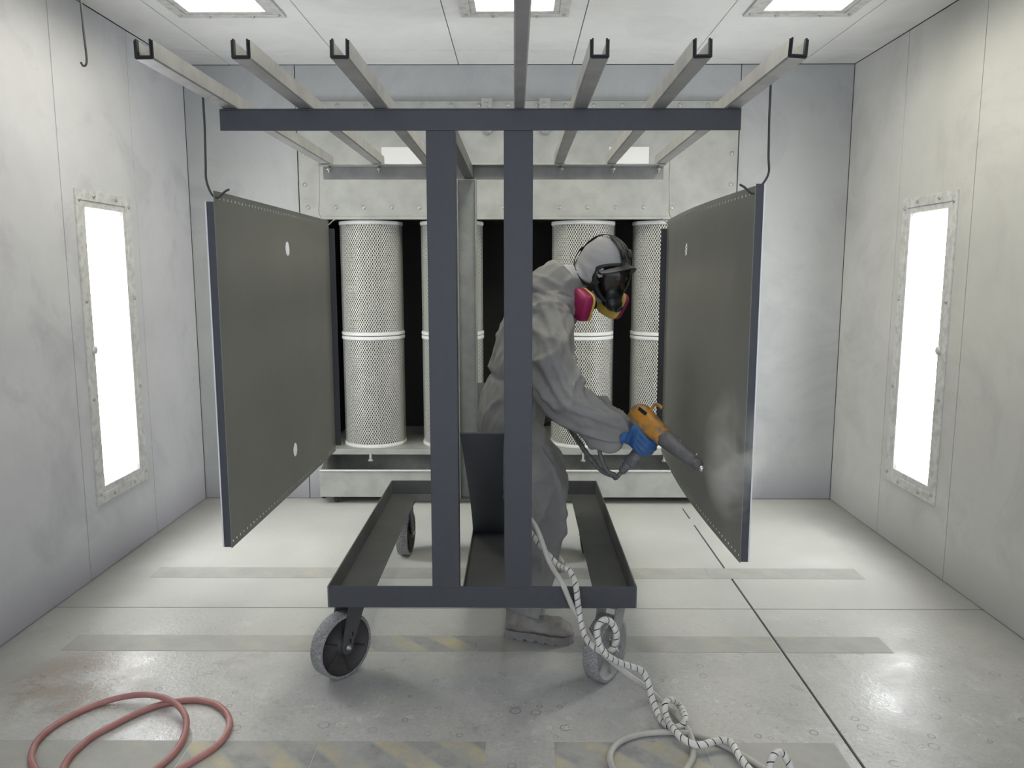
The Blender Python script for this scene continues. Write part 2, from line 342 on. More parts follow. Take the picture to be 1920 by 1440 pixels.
seams_y = [YF, -.57, .14, .85, 1.56, 2.27, 2.98, 3.69, 4.41, YB]
LY0, LY1, LZ0, LZ1 = 3.86, 4.25, .42, 1.825
for side, sx in (('left', -1), ('right', 1)):
    wl = structure(MB().box(*sorted((sx*(XW+.09), sx*(XW+.20))), YF, YB+.1, 0, ZC+.1).build('wall_'+side, MAT['gap']))
    off = 0 if sx < 0 else .03
    for i in range(len(seams_y)-1):
        a, b = seams_y[i], seams_y[i+1]
        if 0 < i: a += off
        if i < len(seams_y)-2: b += off
        h = (LY0+off*1.5-.02, LY1+off*1.5+.02, LZ0-.02, LZ1+.02) if i == 7 else None
        panel(wl, 'x', sx*XW, a, b, 0, ZC, MAT['wall_l' if sx < 0 else 'wall_r'], h, inward=-sx)
ceil = structure(MB().box(-XW-.1, XW+.1, YF, YB+.1, ZC+.09, ZC+.2).build('ceiling', MAT['gap']))
cx = [-XW, -1.79, -1.08, -.367, .339, 1.045, 1.75, XW]
CL = {1: -1.435, 3: -.014, 5: 1.40}
for i in range(7):
    h = (CL[i]-.22, CL[i]+.22, 2.86, 4.14) if i in CL else None
    panel(ceil, 'z', ZC, cx[i], cx[i+1], YF, 4.82, MAT['ceil'], h, inward=-1)
    panel(ceil, 'z', ZC, cx[i], cx[i+1], 4.82, YB, MAT['ceil'], inward=-1)

# back wall, with the opening for the filter bay
OX0, OX1, OZ1, OYB = -1.29, 1.29, 1.855, 5.95
wb = structure(MB().box(-XW-.1, OX0-.02, YB+.02, OYB, 0, ZC+.1).box(OX1+.02, XW+.1, YB+.02, OYB, 0, ZC+.1).box(OX0-.02, OX1+.02, YB+.02, OYB, OZ1+.02, ZC+.1).build('wall_back', MAT['gap']))
for a, b in ((-XW, -1.39), (1.39, XW)): panel(wb, 'y', YB, a, b, 0, ZC, MAT['wall_b'], inward=-1)
for a, b in ((-1.39, 0.0), (0.0, 1.39)): panel(wb, 'y', YB, a, b, 2.56, ZC, MAT['wall_b'], inward=-1)
for a, b in ((-1.39, OX0), (OX1, 1.39)): panel(wb, 'y', YB, a, b, 0, OZ1-.02, MAT['wall_b'], inward=-1)
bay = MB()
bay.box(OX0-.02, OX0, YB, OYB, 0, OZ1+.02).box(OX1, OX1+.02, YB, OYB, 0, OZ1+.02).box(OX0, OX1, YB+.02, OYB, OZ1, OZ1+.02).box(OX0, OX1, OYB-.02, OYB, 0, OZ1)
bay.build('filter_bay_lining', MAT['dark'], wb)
MB().box(-1.383, 1.383, YB-.014, YB+.006, OZ1-.005, 2.50).build('bulkhead_sheet', MAT['galv'], wb, bevel=.003)
MB().box(-1.383, 1.383, YB-.030, YB+.006, 2.502, 2.556).build('bulkhead_flange', MAT['galv'], wb, bevel=.003)
MB().box(OX0-.02, OX1+.02, YB-.02, YB+.02, OZ1-.02, OZ1-.002).build('bay_lintel', MAT['galv'], wb, bevel=.003)
bolt = None
def bolt_at(p, axis, r=.011, parent=None, mat=None, name='bolt', h=.008):
    return MB().lathe([(r*1.3, 0), (r*1.3, h*.3), (r, h*.35), (r*.75, h), (r*.2, h)], p, axis, 8).build(name, mat or MAT['screw'], parent)
for k in range(16):
    x = -1.33+k*2.66/15
    bolt_at((x, YB-.014, OZ1+.055), (0, -1, 0), parent=wb)
    bolt_at((x+.03, YB-.030, 2.53), (0, -1, 0), parent=wb, r=.009)
for z in (2.05, 2.24, 2.43):
    for x in (-1.345, 1.345): bolt_at((x, YB-.014, z), (0, -1, 0), parent=wb)
for x in (-.19, .17):
    MB().box(x-.035, x+.035, YB-.046, YB-.028, 2.51, 2.57).box(x-.004, x+.006, YB-.05, YB-.014, 2.37, 2.52).build('latch_bracket', MAT['galv'], wb, bevel=.003)
    bolt_at((x, YB-.046, 2.535), (0, -1, 0), parent=wb, r=.008)
    MB().lathe([(.03, 0), (.034, .012), (.02, .02), (.012, .05), (.006, .052)], (x+.002, YB-.015, 2.385), (0, -1, 0), 12).build('latch_knob', MAT['screw'], wb)
for i, x in enumerate((-.73, .70)):
    tag(MB().box(x-.125, x+.125, YB-.019, YB-.0145, 2.135, 2.28).build('notice_card', MAT['card'], org=(x, YB-.02, 2.135)),
        ('blank white card on the bulkhead above the left pair of filters', 'blank white card on the bulkhead above the right pair of filters')[i], 'card', 'blank cards on the bulkhead')
# ledge that carries the filters and the sheet beneath it
MB().box(OX0, OX1, YB+.005, OYB-.02, .318, .338).box(OX0, OX1, YB+.0, YB+.012, .30, .338).build('filter_ledge', MAT['galv'], wb, bevel=.002)
MB().box(OX0, OX1, YB+.42, YB+.44, 0, .318).build('bay_back_sheet', MAT['recess_grey'], wb)
MB().box(.56, .68, YB+.45, YB+.47, .338, OZ1).build('bay_post', MAT['recess_grey'], wb)

# ------------------------------------------------------------------ light fixtures
def fixture(name, label, place, W, Hh, lamp, knob=None, group=None):
    """local frame: u across, v along, n out into the room"""
    o, u, v, n = place; t = thing(name, o, label, 'light', group)
    def bx(mb, a, b, c, d, e, f):
        m = Matrix((( u.x, v.x, n.x, o.x), (u.y, v.y, n.y, o.y), (u.z, v.z, n.z, o.z), (0, 0, 0, 1)))
        mb.box(a, b, c, d, e, f, mat=m); return m
    a, b = W/2, Hh/2
    for (x0, x1, y0, y1) in ((-a-.05, -a, -b-.05, b+.05), (a, a+.05, -b-.05, b+.05), (-a, a, -b-.05, -b), (-a, a, b, b+.05)):
        mb = MB(); bx(mb, x0, x1, y0, y1, 0, .010); mb.build('outer_frame', MAT['frame'], t, bevel=.002)
    for (x0, x1, y0, y1) in ((-a, -a+.03, -b, b), (a-.03, a, -b, b), (-a+.03, a-.03, -b, -b+.03), (-a+.03, a-.03, b-.03, b)):
        mb = MB(); bx(mb, x0, x1, y0, y1, -.012, .005); mb.build('inner_frame', MAT['frame'], t, bevel=.002)
    mb = MB()
    for (x0, x1, y0, y1, z0, z1) in ((-a, -a+.012, -b, b, -.07, -.013), (a-.012, a, -b, b, -.07, -.013), (-a, a, -b, -b+.012, -.07, -.013), (-a, a, b-.012, b, -.07, -.013), (-a, a, -b, b, -.078, -.07)): bx(mb, x0, x1, y0, y1, z0, z1)
    mb.build('housing', MAT['rim'], t)
    mb = MB(); bx(mb, -a+.025, a-.025, -b+.025, b-.025, -.011, -.007); mb.build('glass_pane', MAT['glass' if abs(n.z) < .5 else 'glass_c'], t)
    mb = MB(); bx(mb, -a+.035, a-.035, -b+.05, b-.05, -.045, -.040); mb.build('diffuser', lamp, t)
    k = max(2, round(Hh/.45))
    for s in (-1, 1):
        for i in range(k+1): bolt_at(o+u*(s*(a+.025))+v*(-b+.0+i*2*b/k)+n*.010, n, .008, t, name='screw')
    for s in (-1, 1):
        for q in (-.5, .5): bolt_at(o+u*(q*a)+v*(s*(b+.025))+n*.010, n, .008, t, name='screw')
    if knob is not None: MB().lathe([(.02, 0), (.022, .01), (.012, .016)], o+u*knob[0]+v*knob[1]+n*.004, n, 12).build('latch_knob', MAT['frame'], t)
    return t
V = Vector
yl = (LY0+LY1)/2; zl = (LZ0+LZ1)/2
fixture('wall_light', 'tall narrow glazed light set in the left wall of the booth', (V((-XW, yl, zl)), V((0, 1, 0)), V((0, 0, 1)), V((1, 0, 0))), LY1-LY0+.04, LZ1-LZ0+.04, MAT['lamp_w'], (-.2, .0), 'wall lights')
fixture('wall_light', 'tall narrow glazed light set in the right wall of the booth', (V((XW, yl+.045, zl-.005)), V((0, -1, 0)), V((0, 0, 1)), V((-1, 0, 0))), LY1-LY0+.04, LZ1-LZ0+.04, MAT['lamp_w'], (.2, .0), 'wall lights')
for i, nm in ((1, 'leftmost ceiling light, glazed, above the three left rack channels'), (3, 'middle ceiling light, partly behind the long front bar of the rack'), (5, 'rightmost ceiling light, glazed, near the right wall')):
    fixture('ceiling_light', nm, (V((CL[i], 3.5, ZC)), V((1, 0, 0)), V((0, -1, 0)), V((0, 0, -1))), .44, 1.28, MAT['lamp_c'], None, 'ceiling lights')

# ------------------------------------------------------------------ floor tape
def tape(y0, y1, segs, label):
    t = thing('floor_tape', (0, (y0+y1)/2, 0), label, 'tape', 'tape strips across the floor')
    for (x0, x1, st) in segs: MB().box(x0, x1, y0+random.uniform(-.002, .002), y1, .0002, .0011).build('tape_length', TAPE_STRIPE if st else TAPE_PLAIN, t)
tape(3.735, 3.875, [(-1.83, -.72, 0), (-.715, .95, 0), (.955, 1.72, 0)], 'grey floor tape across the booth behind the cart front wheels, farthest strip')
tape(2.972, 3.11, [(-1.83, -.66, 0), (-.655, -.165, 1), (-.16, 1.05, 0), (1.07, 1.5, 0)], 'worn floor tape strip running between the front wheels of the cart')
tape(2.215, 2.36, [(-1.9, -1.05, 0), (-1.045, -.64, 1), (-.635, -.10, 1), (.12, .60, 1), (.605, 1.02, 0)], 'faded yellow and black hazard tape nearest the camera')

# ------------------------------------------------------------------ filters
FR = .205
def lattice(r, z0, z1, n, rows, wd, th):
    mb = MB()
    for hand in (-1, 1):
        for k in range(n):
            vs = []; a0 = 2*math.pi*k/n
            for i in range(rows+1):
                a = a0+hand*math.pi*i/n; z = z0+(z1-z0)*i/rows
                da = wd/r
                for s in (-1, 1): vs.append((math.cos(a+s*da)*(r+th*hand), math.sin(a+s*da)*(r+th*hand), z))
            mb.add(vs, [(2*i, 2*i+1, 2*i+3, 2*i+2) for i in range(rows)])
    return mb
def make_filter(z0, z1, loc, label):
    t = thing('cartridge_filter', (0, 0, 0), label, 'filter', 'cartridge filters'); h = z1-z0
    for a, b in ((0, .022), (h-.022, h)): MB().lathe([(FR-.02, a), (FR+.004, a), (FR+.006, a+.004), (FR+.006, b-.004), (FR+.004, b), (FR-.02, b)], n=48).build('end_rim', MAT['rim'], t)
    nf = 90; rings = []
    for z in (.02, h-.02): rings.append([V((math.cos(math.pi*j/nf)*(FR-.012-(.022 if j % 2 else 0)), math.sin(math.pi*j/nf)*(FR-.012-(.022 if j % 2 else 0)), z)) for j in range(2*nf)])
    MB().loft(rings, smooth=False).build('pleated_media', MAT['media'], t)
    o = lattice(FR, .02, h-.02, 78, 52, .0021, .0008).build('mesh_cover', MAT['mesh'], t); o['kind'] = 'stuff'
    t.location = loc; t['_o'] = tuple(loc); return t
fx = [-.976, -.437, .437, .976]; names = ['far left', 'second from the left', 'third from the left, behind the worker', 'far right, beside the right sheet']
fl = make_filter(.338, 1.082, V((fx[0], YB+.22, .338)), ''); 
for i in range(4):
    lo = fl if i == 0 else dup(fl, V((fx[i], YB+.22, .338)))
    lo['label'] = 'lower white mesh cartridge filter in the column '+names[i]
    up = dup(fl, V((fx[i], YB+.22, 1.088))); up['label'] = 'upper white mesh cartridge filter in the column '+names[i]
    MB().lathe([(.008, 0), (.008, -.05), (.016, -.05), (.016, -.062), (.006, -.064)], (fx[i], YB-.004, .318), (0, 0, 1), 10).build('tie_rod', MAT['galv'], wb)

# ------------------------------------------------------------------ collector drawer under the filters
ct = thing('collection_tray', (0, 5.2, 0), 'long low galvanised powder collection tray on small casters under the filters', 'tray')
ty0, ty1, tz0, tz1 = 4.99, 5.5, .05, .225
MB().box(-1.285, 1.285, ty0, ty0+.006, tz0, tz1).build('front_sheet', MAT['galv'], ct, bevel=.002)
MB().box(-1.285, 1.285, ty0-.012, ty0+.012, tz1, tz1+.006).build('front_lip', MAT['rim'], ct, bevel=.002)
for s in (-1, 1): MB().add([(s*1.285, ty0+.006, tz0), (s*1.285, ty1, tz0), (s*1.285, ty1, tz1+.12), (s*1.285, ty0+.25, tz1+.09), (s*1.285, ty0+.006, tz1), (s*1.279, ty0+.006, tz0), (s*1.279, ty1, tz0), (s*1.279, ty1, tz1+.12), (s*1.279, ty0+.25, tz1+.09), (s*1.279, ty0+.006, tz1)],
    [(0, 1, 2, 3, 4), (9, 8, 7, 6, 5)]+[(i, (i+1) % 5, 5+(i+1) % 5, 5+i) for i in range(5)]).build('side_sheet', MAT['galv'], ct)
MB().box(-1.279, 1.279, ty0+.006, ty1, tz0, tz0+.006).build('bottom_sheet', MAT['galv'], ct)
MB().box(-1.279, 1.279, ty1-.006, ty1, tz0+.006, tz1+.1).build('back_sheet', MAT['recess_grey'], ct)
for x in (-1.19, 1.19):
    for y in (ty0+.05, ty1-.06):
        c = MB().box(x-.02, x+.02, y-.025, y+.025, .044, .05).box(x-.018, x-.014, y-.012, y+.012, .018, .046).box(x+.014, x+.018, y-.012, y+.012, .018, .046).build('caster', MAT['fork'], ct)
        MB().lathe([(.008, -.011), (.02, -.011), (.022, -.008), (.022, .008), (.02, .011), (.008, .011)], (x, y, .022), (1, 0, 0), 16).build('wheel', MAT['hub'], c)

# ------------------------------------------------------------------ rack cart
CX = -.127; TY0, TY1 = 2.72, 4.19; TX0, TX1 = CX-.56, CX+.56; ZB, ZT = .296, .377
cart = thing('rack_cart', (CX, 3.455, 0), 'dark grey steel rack cart on four big casters, channel bars on top, worker standing inside', 'cart')
def rail(x0, x1, y0, y1, side):
    mb = MB(); t = .006; fw = .143
    if side == 'l': mb.box(x0, x0+t, y0, y1, ZB, ZT).box(x0+t, x0+fw, y0+t, y1-t, ZB, ZB+t)
    if side == 'r': mb.box(x1-t, x1, y0, y1, ZB, ZT).box(x1-fw, x1-t, y0+t, y1-t, ZB, ZB+t)
    if side == 'f': mb.box(x0+t, x1-t, y0, y0+t, ZB, ZT).box(x0+fw, x1-fw, y0+t, y0+fw, ZB, ZB+t)
    if side == 'b': mb.box(x0+t, x1-t, y1-t, y1, ZB, ZT).box(x0+fw, x1-fw, y1-fw, y1-t, ZB, ZB+t)
    mb.build('base_rail', MAT['paint' if side == 'f' else 'paint_in'], cart, bevel=.0015)
for s in 'lrfb': rail(TX0, TX1, TY0, TY1, s)
PX = [(-.306, -.208), (-.046, .052)]
ZPT = 1.968
for (a, b) in PX:
    MB().box(a, b, TY0-.002, TY0+.005, ZT-.004, ZPT).box(a, a+.006, TY0+.005, TY0+.055, ZB+.006, ZPT).box(b-.006, b, TY0+.005, TY0+.055, ZB+.006, ZPT).build('post', MAT['paint'], cart, bevel=.002)
    MB().box(a, b, 4.128, 4.134, ZB+.006, ZPT).box(a, a+.006, 4.075, 4.128, ZB+.006, ZPT).box(b-.006, b, 4.075, 4.128, ZB+.006, ZPT).build('post', MAT['paint_dusty'], cart, bevel=.002)
SX0, SX1 = -.207, -.047
MB().box(SX0, SX1, TY0+.143, TY1-.143, ZB+.001, ZB+.007).box(SX0, SX0+.005, TY0+.143, TY1-.143, ZB+.007, ZB+.018).build('centre_plate', MAT['paint_in'], cart, bevel=.001)
def brace(y0, y1, z1, name='brace_plate'):
    mb = MB(); n = 8; rings = []
    for i in range(n+1):
        f = i/n; y = y0+(y1-y0)*f+math.copysign(.02, y1-y0)*math.sin(math.pi*f); z = ZB+.008+(z1-ZB-.008)*f
        d = V((0, z1-ZB, -(y1-y0))).normalized()*.0025; d = V((0, d.y, d.z))
        k = .010*math.sin(math.pi*(f*.9+.1))
        q = [V((SX0+k, y, z))-d, V((SX1-k, y, z))-d, V((SX1-k, y, z))+d, V((SX0+k, y, z))+d]
        rings.append(q)
    mb.loft(rings, smooth=False); mb.build(name, MAT['paint'], cart)
brace(3.53, 2.778, .93); brace(3.62, 4.07, .93)
ZR = 2.04
MB().box(CX-.864, CX+.868, TY0-.004, TY0+.002, ZPT, ZR-.006).box(CX-.864, CX+.868, TY0-.004, TY0+.075, ZR-.006, ZR-.001).build('crossbeam', MAT['paint'], cart, bevel=.002)
MB().box(CX-.866, CX+.872, 4.134, 4.14, ZPT+.002, ZR-.006).box(CX-.866-.03, CX+.872, 4.065, 4.14, ZR-.006, ZR-.001).build('crossbeam', MAT['paint_dusty'], cart, bevel=.002)
def channel(x, y0, y1, wd=.05, hh=.047, t=.006, tilt=0., yaw=0.):
    z0 = ZR; prof = [(-wd/2, hh), (-wd/2, .004), (-wd/2+.004, 0), (wd/2-.004, 0), (wd/2, .004), (wd/2, hh), (wd/2-t, hh), (wd/2-t, t+.002), (wd/2-t-.002, t), (-wd/2+t+.002, t), (-wd/2+t, t+.002), (-wd/2+t, hh)]
    c, s = math.cos(tilt), math.sin(tilt); n = len(prof); mb = MB(); vs = []
    for y in (y0, y1):
        dx = (y-(y0+y1)/2)*math.tan(yaw)
        for (a, b) in prof: vs.append((x+dx+a*c+b*s, y, z0+b*c-a*s))
    mb.add(vs, [(j, (j+1) % n, n+(j+1) % n, n+j) for j in range(n)])
    caps = [(0, 1, 10, 11), (1, 2, 9, 10), (2, 3, 8, 9), (3, 4, 7, 8), (4, 5, 6, 7)]
    mb.add(vs[:n], caps, 1); mb.add(vs[n:], [q[::-1] for q in caps], 0)
    o = mb.build('channel_bar', [MAT['chan'], MAT['black']], cart)
    # black coated liner lip at the open near end
    prof2 = [(-wd/2+t-.001, hh+.002), (-wd/2+t-.001, t-.001), (wd/2-t+.001, t-.001), (wd/2-t+.001, hh+.002), (wd/2-t-.003, hh+.002), (wd/2-t-.003, t+.003), (-wd/2+t+.003, t+.003), (-wd/2+t+.003, hh+.002)]
    e = MB(); vs = []
    for y in (y0-.004, y0+.010):
        for (a, b) in prof2: vs.append((x-(y1-y0)/2*math.tan(yaw)+a*c+b*s, y, z0+b*c-a*s))
    e.add(vs, [(j, (j+1) % 8, 8+(j+1) % 8, 8+j) for j in range(8)]+[(0, 1, 6, 7), (1, 2, 5, 6), (2, 3, 4, 5), (15, 14, 9, 8), (14, 13, 10, 9), (13, 12, 11, 10)])
    e.build('end_lip', MAT['black'], o)
for x, tl, yw in ((-.961, -.02, -.006), (-.707, 0, 0), (-.4545, .015, 0), (.209, .0, 0), (.471, -.02, .0), (.718, .06, .006)): channel(x, 2.11, 4.16, tilt=tl, yaw=yw)
for x in (-.247, -.012): MB().box(x-.022, x+.022, TY0+.006, 4.13, ZPT+.004, ZR-.008).build('tie_bar', MAT['paint_in'], cart, bevel=.003)
channel(.006, 1.25, 4.16, wd=.036, hh=.036, yaw=-.004)
for x in (-.961, -.707, -.4545, .209, .471, .70):
    MB().lathe([(.007, 0), (.007, -.012), (.012, -.012), (.013, -.02), (.006, -.021), (.006, -.034), (.002, -.034)], (x+.01, 4.095, ZR-.006), (0, 0, 1), 10).build('bolt', MAT['chan'], cart)

def caster(pivot, hubxy, ax_ang, R, label_l, mats, parent):
    """swivel caster: fork (part) with wheel, axle and brake tab (sub-parts)"""
    hubm, forkm = mats; px, py = pivot; hx, hy = hubxy
    axis = V((math.cos(ax_ang), math.sin(ax_ang), 0)); fwd = V((0, 0, 1)).cross(axis)
    R3 = Matrix(((fwd.x, axis.x, 0, hx), (fwd.y, axis.y, 0, hy), (0, 0, 1, 0), (0, 0, 0, 1)))
    pl = R3.inverted() @ V((px, py, 0)); hw = .030
    mb = MB()
    mb.box(pl.x-.05, pl.x+.05, pl.y-.05, pl.y+.05, ZB-.008, ZB, mat=R3)
    mb.box(pl.x-.035, pl.x+.035, -hw-.010, hw+.010, ZB-.022, ZB-.014, mat=R3)
    mb.lathe([(.032, ZB-.014), (.034, ZB-.011), (.03, ZB-.008)], R3 @ V((pl.x, pl.y, 0)), (0, 0, 1), 16)
    for s in (-1, 1):
        yy = s*(hw+.007); t = .0035; top = ZB-.016
        pr = [(pl.x-.040, top), (pl.x+.040, top), (.026, R+.01), (.023, R-.015), (.011, R-.026), (-.011, R-.026), (-.023, R-.015), (-.026, R+.01)]
        pr = [(a + (0 if b > R+.05 else 0), b) for a, b in pr]
        vs = [R3 @ V((a, yy-t, b)) for a, b in pr]+[R3 @ V((a, yy+t, b)) for a, b in pr]; n = len(pr)
        mb.add(vs, [tuple(range(n)), tuple(range(2*n-1, n-1, -1))]+[(j, (j+1) % n, n+(j+1) % n, n+j) for j in range(n)])
        for (a, b) in ((pl.x*.42, R+.045), (pl.x*.2, R+.022)): mb.box(a-.004, a+.004, yy+s*t-.0006, yy+s*t+.0006, b-.008, b+.008, mi=1, mat=R3)
    fk = mb.build('caster', [forkm, MAT['black']], parent)
    w = MB(); c = R3 @ V((0, 0, R))
    w.lathe([(R-.012, -hw+.001), (R-.003, -hw), (R, -hw+.004), (R, hw-.004), (R-.003, hw), (R-.012, hw-.001)], c, axis, 48, mi=0, caps=False)
    w.lathe([(R-.012, -hw+.001), (R-.018, -.012), (.035, -.010), (.03, -hw+.004), (.008, -hw+.004)], c, axis, 48, mi=1, caps=False)
    w.lathe([(.008, hw-.004), (.03, hw-.004), (.035, .010), (R-.018, .012), (R-.012, hw-.001)], c, axis, 48, mi=1, caps=False)
    for k in range(6):
        a = k*math.pi/3+.35
        for s in (-1, 1):
            m2 = R3 @ Matrix.Translation((0, 0, R)) @ Matrix.Rotation(a, 4, 'Y')
            w.box(.03, R-.016, *sorted((s*.009, s*.017)), -.003, .003, mi=1, mat=m2)
    w.build('wheel', [MAT['tread'], hubm], fk)
    ab = MB()
    for s in (-1, 1): ab.lathe([(.011, 0), (.011, .007), (.005, .007), (.005, .014), (.001, .014)], c+axis*(s*(hw+.010)), axis*s, 10)
    ab.build('axle_bolt', MAT['screw'], fk)
    return fk
RW = .122
c1 = P(640, 1208, z=RW); c2 = P(1135, 1214, z=RW)
caster((c1.x+.035, c1.y+.04), (c1.x, c1.y), math.radians(-38), RW, '', (MAT['hub'], MAT['fork']), cart)
caster((c2.x+.015, c2.y+.045), (c2.x, c2.y), math.radians(-34), RW, '', (MAT['hub_l'], MAT['fork_l']), cart)
c3 = P(761, 1000, Y=4.08); c4 = P(1097, 1000, Y=4.06)
caster((c3.x+.005, c3.y-.03), (c3.x, c3.y), math.radians(-4), RW-.004, '', (MAT['hub'], MAT['fork']), cart)
caster((c4.x+.01, c4.y-.03), (c4.x+.02, c4.y), math.radians(180+6), RW-.004, '', (MAT['hub'], MAT['fork']), cart)

# ------------------------------------------------------------------ hanging sheets
def sheet(name, label, A, B, z0, z1, hole_y, hole_z, bow, side, notch):
    """thin tray-edged sheet from A to B (plan points), perforated along top and bottom, two round holes"""
    A = V((*A, 0)); B = V((*B, 0)); Ln = (B-A).length; e = (B-A).normalized(); nr = V((e.y, -e.x, 0))*side
    o = (A+B)/2; t = thing(name, (o.x, o.y, z0), label, 'sheet', 'sheets hanging in the booth')
    def pt(u, z, d=0.): 
        b = bow*math.sin(math.pi*min(max(u/Ln, 0), 1)); return A+e*u+nr*(d+b)+V((0, 0, z))
    NP = 44; us = [Ln*i/NP for i in range(NP+1)]
    he, hr = .016, .011
    k0 = min(range(NP), key=lambda i: abs(us[i]-hole_y)); rh = .030; nb = 2
    hk = (k0-1, k0+2); rows = [z0, z0+he, z0+he+hr]
    zc = sorted(hole_z); rows += [zc[0]-.05, zc[0]+.05, zc[0]+.3, zc[1]-.3, zc[1]-.05, zc[1]+.05, z1-he-hr, z1-he, z1]
    mb = MB()
    for r in range(len(rows)-1):
        a, b = rows[r], rows[r+1]
        for i in range(NP):
            u, v = us[i], us[i+1]
            if r in (1, len(rows)-3):
                ui, vi, zi, zj = u+(v-u)*.36, v-(v-u)*.36, a+.0015, b-.0015
                q = [pt(u, a), pt(v, a), pt(v, b), pt(u, b), pt(ui, zi), pt(vi, zi), pt(vi, zj), pt(ui, zj)]
                mb.add(q, [(j, (j+1) % 4, 4+(j+1) % 4, 4+j) for j in range(4)])
            elif (abs(a-(zc[0]-.05)) < 1e-6 or abs(a-(zc[1]-.05)) < 1e-6) and hk[0] <= i < hk[1]:
                if i == hk[0]:
                    u0, u1 = us[hk[0]], us[hk[1]]; cu = (u0+u1)/2; cz = (a+b)/2
                    mid = us[hk[0]+1:hk[1]]
                    sides = [[(u0, a)]+[(x, a) for x in mid]+[(u1, a)], [(u1, a), (u1, b)], [(u1, b)]+[(x, b) for x in mid[::-1]]+[(u0, b)], [(u0, b), (u0, a)]]
                    for q, sd in enumerate(sides):
                        arc = [(cu+rh*math.cos(math.radians(-135+90*q+15*m)), cz+rh*math.sin(math.radians(-135+90*q+15*m))) for m in range(7)]
                        pl_ = sd+arc[::-1]; mb.add([pt(*p) for p in pl_], [tuple(range(len(pl_)))])
            else: mb.add([pt(u, a), pt(v, a), pt(v, b), pt(u, b)], [(0, 1, 2, 3)])
    bm = bmesh.new(); vs = [bm.verts.new(v) for v in mb.v]
    for f in mb.f: bm.faces.new([vs[i] for i in f])
    bmesh.ops.remove_doubles(bm, verts=bm.verts, dist=1e-5); bmesh.ops.recalc_face_normals(bm, faces=bm.faces)
    bmesh.ops.solidify(bm, geom=bm.faces[:], thickness=.002)
    m2 = MB(); bm.verts.ensure_lookup_table(); bm.verts.index_update()
    m2.add([v.co.copy() for v in bm.verts], [[v.index for v in f.verts] for f in bm.faces]); bm.free()
    m2.build('face_sheet', MAT['sheet'], t)
    # folded near edge (away from the cart) and far edge (towards the cart)
    fn = MB(); ztn = z1-notch
    for (u0, u1, d0, d1, za, zb) in ((0, .002, -.026, 0, z0+.004, ztn), (-.0, .014, -.028, -.026, z0+.004, ztn)):
        q = [pt(u, z)+nr*d for u in (u0, u1) for d in (d0, d1) for z in (za, zb)]
        fn.add(q, [(0, 1, 3, 2), (4, 6, 7, 5), (0, 4, 5, 1), (2, 3, 7, 6), (0, 2, 6, 4), (1, 5, 7, 3)])
    fn.build('near_flange', MAT['paint'], t)
    fe = MB(); q = [pt(0, z)+e*u+nr*d for u in (-.0025, -.0005) for d in (-.028, -.0235) for z in (z0+.004, ztn)]
    fe.add(q, [(0, 1, 3, 2), (4, 6, 7, 5), (0, 4, 5, 1), (2, 3, 7, 6), (0, 2, 6, 4), (1, 5, 7, 3)]); fe.build('bare_edge', MAT['edge'], t)
    ff = MB(); q = [pt(Ln, z)+e*u+nr*d for u in (-.002, 0) for d in (0, .032) for z in (z0+.03, z1-.04)]
    ff.add(q, [(0, 1, 3, 2), (4, 6, 7, 5), (0, 4, 5, 1), (2, 3, 7, 6), (0, 2, 6, 4), (1, 5, 7, 3)]); ff.build('far_flange', MAT['paint'], t)
    return t
LN = P(400, 372, Y=2.60); LF = P(621, 600, Y=4.10); RN = P(1417, 372, Y=2.49); RF = P(1247, 600, Y=4.14)
sheet('hanging_sheet', 'dark grey perforated sheet hanging from the left end of the rack', (LN.x, LN.y), (LF.x, LF.y), .562, 1.762, 3.36-2.60, (.735, 1.6), .004, 1, .035)
sheet('hanging_sheet', 'dark grey perforated sheet hanging on the right, being sprayed by the worker', (RN.x, RN.y), (RF.x, RF.y), .555, 1.764, 3.44-2.49, (.735, 1.6), .030, -1, -.006)

def wire(name, label, pts, r, mat, n=6, cat='hook', grp=None):
    pts = catmull(pts, n); o = min(pts, key=lambda p: p.z)
    return tag(MB().tube(pts, r, 7).build(name, mat, org=o), label, cat, grp)
def hook(X, Y, side, sheet_xy, ztop, label, mat, r=.0036, stub=.05):
    sx, sy = sheet_xy
    pts = [(X-side*.014, Y, ZR+.018), (X-side*.013, Y, ZR+.045), (X-side*.006, Y, ZR+.057), (X+side*.006, Y, ZR+.056), (X+side*.011, Y, ZR+.04), (X+side*.012, Y, ZR-.02), (X+side*.013, Y+.004, (ZR+ztop)/2+.06), (X+side*.016, Y+.004, ztop+.09), (X+side*.02, sy+.012, ztop+.035), (sx+side*.012, sy+.016, ztop-.008), (sx-side*.006, sy+.02, ztop-.022), (sx-side*.03, sy+.022, ztop-.002), (sx-side*.045, sy+.022, ztop+.006)]
    return wire('wire_hook', label, pts, r, mat, grp='wire hooks holding the sheets')
hook(-.986, 2.60, -1, (LN.x, LN.y), 1.762, 'dark wire hook at the near corner of the left sheet', MAT['wire'])
hook(.752, 2.49, 1, (RN.x, RN.y), 1.764, 'dark wire hook at the near corner of the right sheet', MAT['wire'])
hook(-.985, 4.06, -1, (LF.x, LF.y-.045), 1.762, 'pale wire hook at the far corner of the left sheet', MAT['wire_l'], .003)
hook(.745, 4.04, 1, (RF.x, RF.y-.09), 1.764, 'pale wire hook at the far corner of the right sheet', MAT['wire_l'], .003)
h = P(157, 60, Y=3.2); 
wire('ceiling_hook', 'thin dark wire hook hanging from the ceiling by the left wall', [(h.x-.004, 3.2, ZC), (h.x-.004, 3.2, 2.6), (h.x, 3.2, 2.42), (h.x+.004, 3.2, 2.33), (h.x+.003, 3.195, 2.300), (h.x-.006, 3.19, 2.293), (h.x-.012, 3.185, 2.306)], .0042, MAT['wire'])

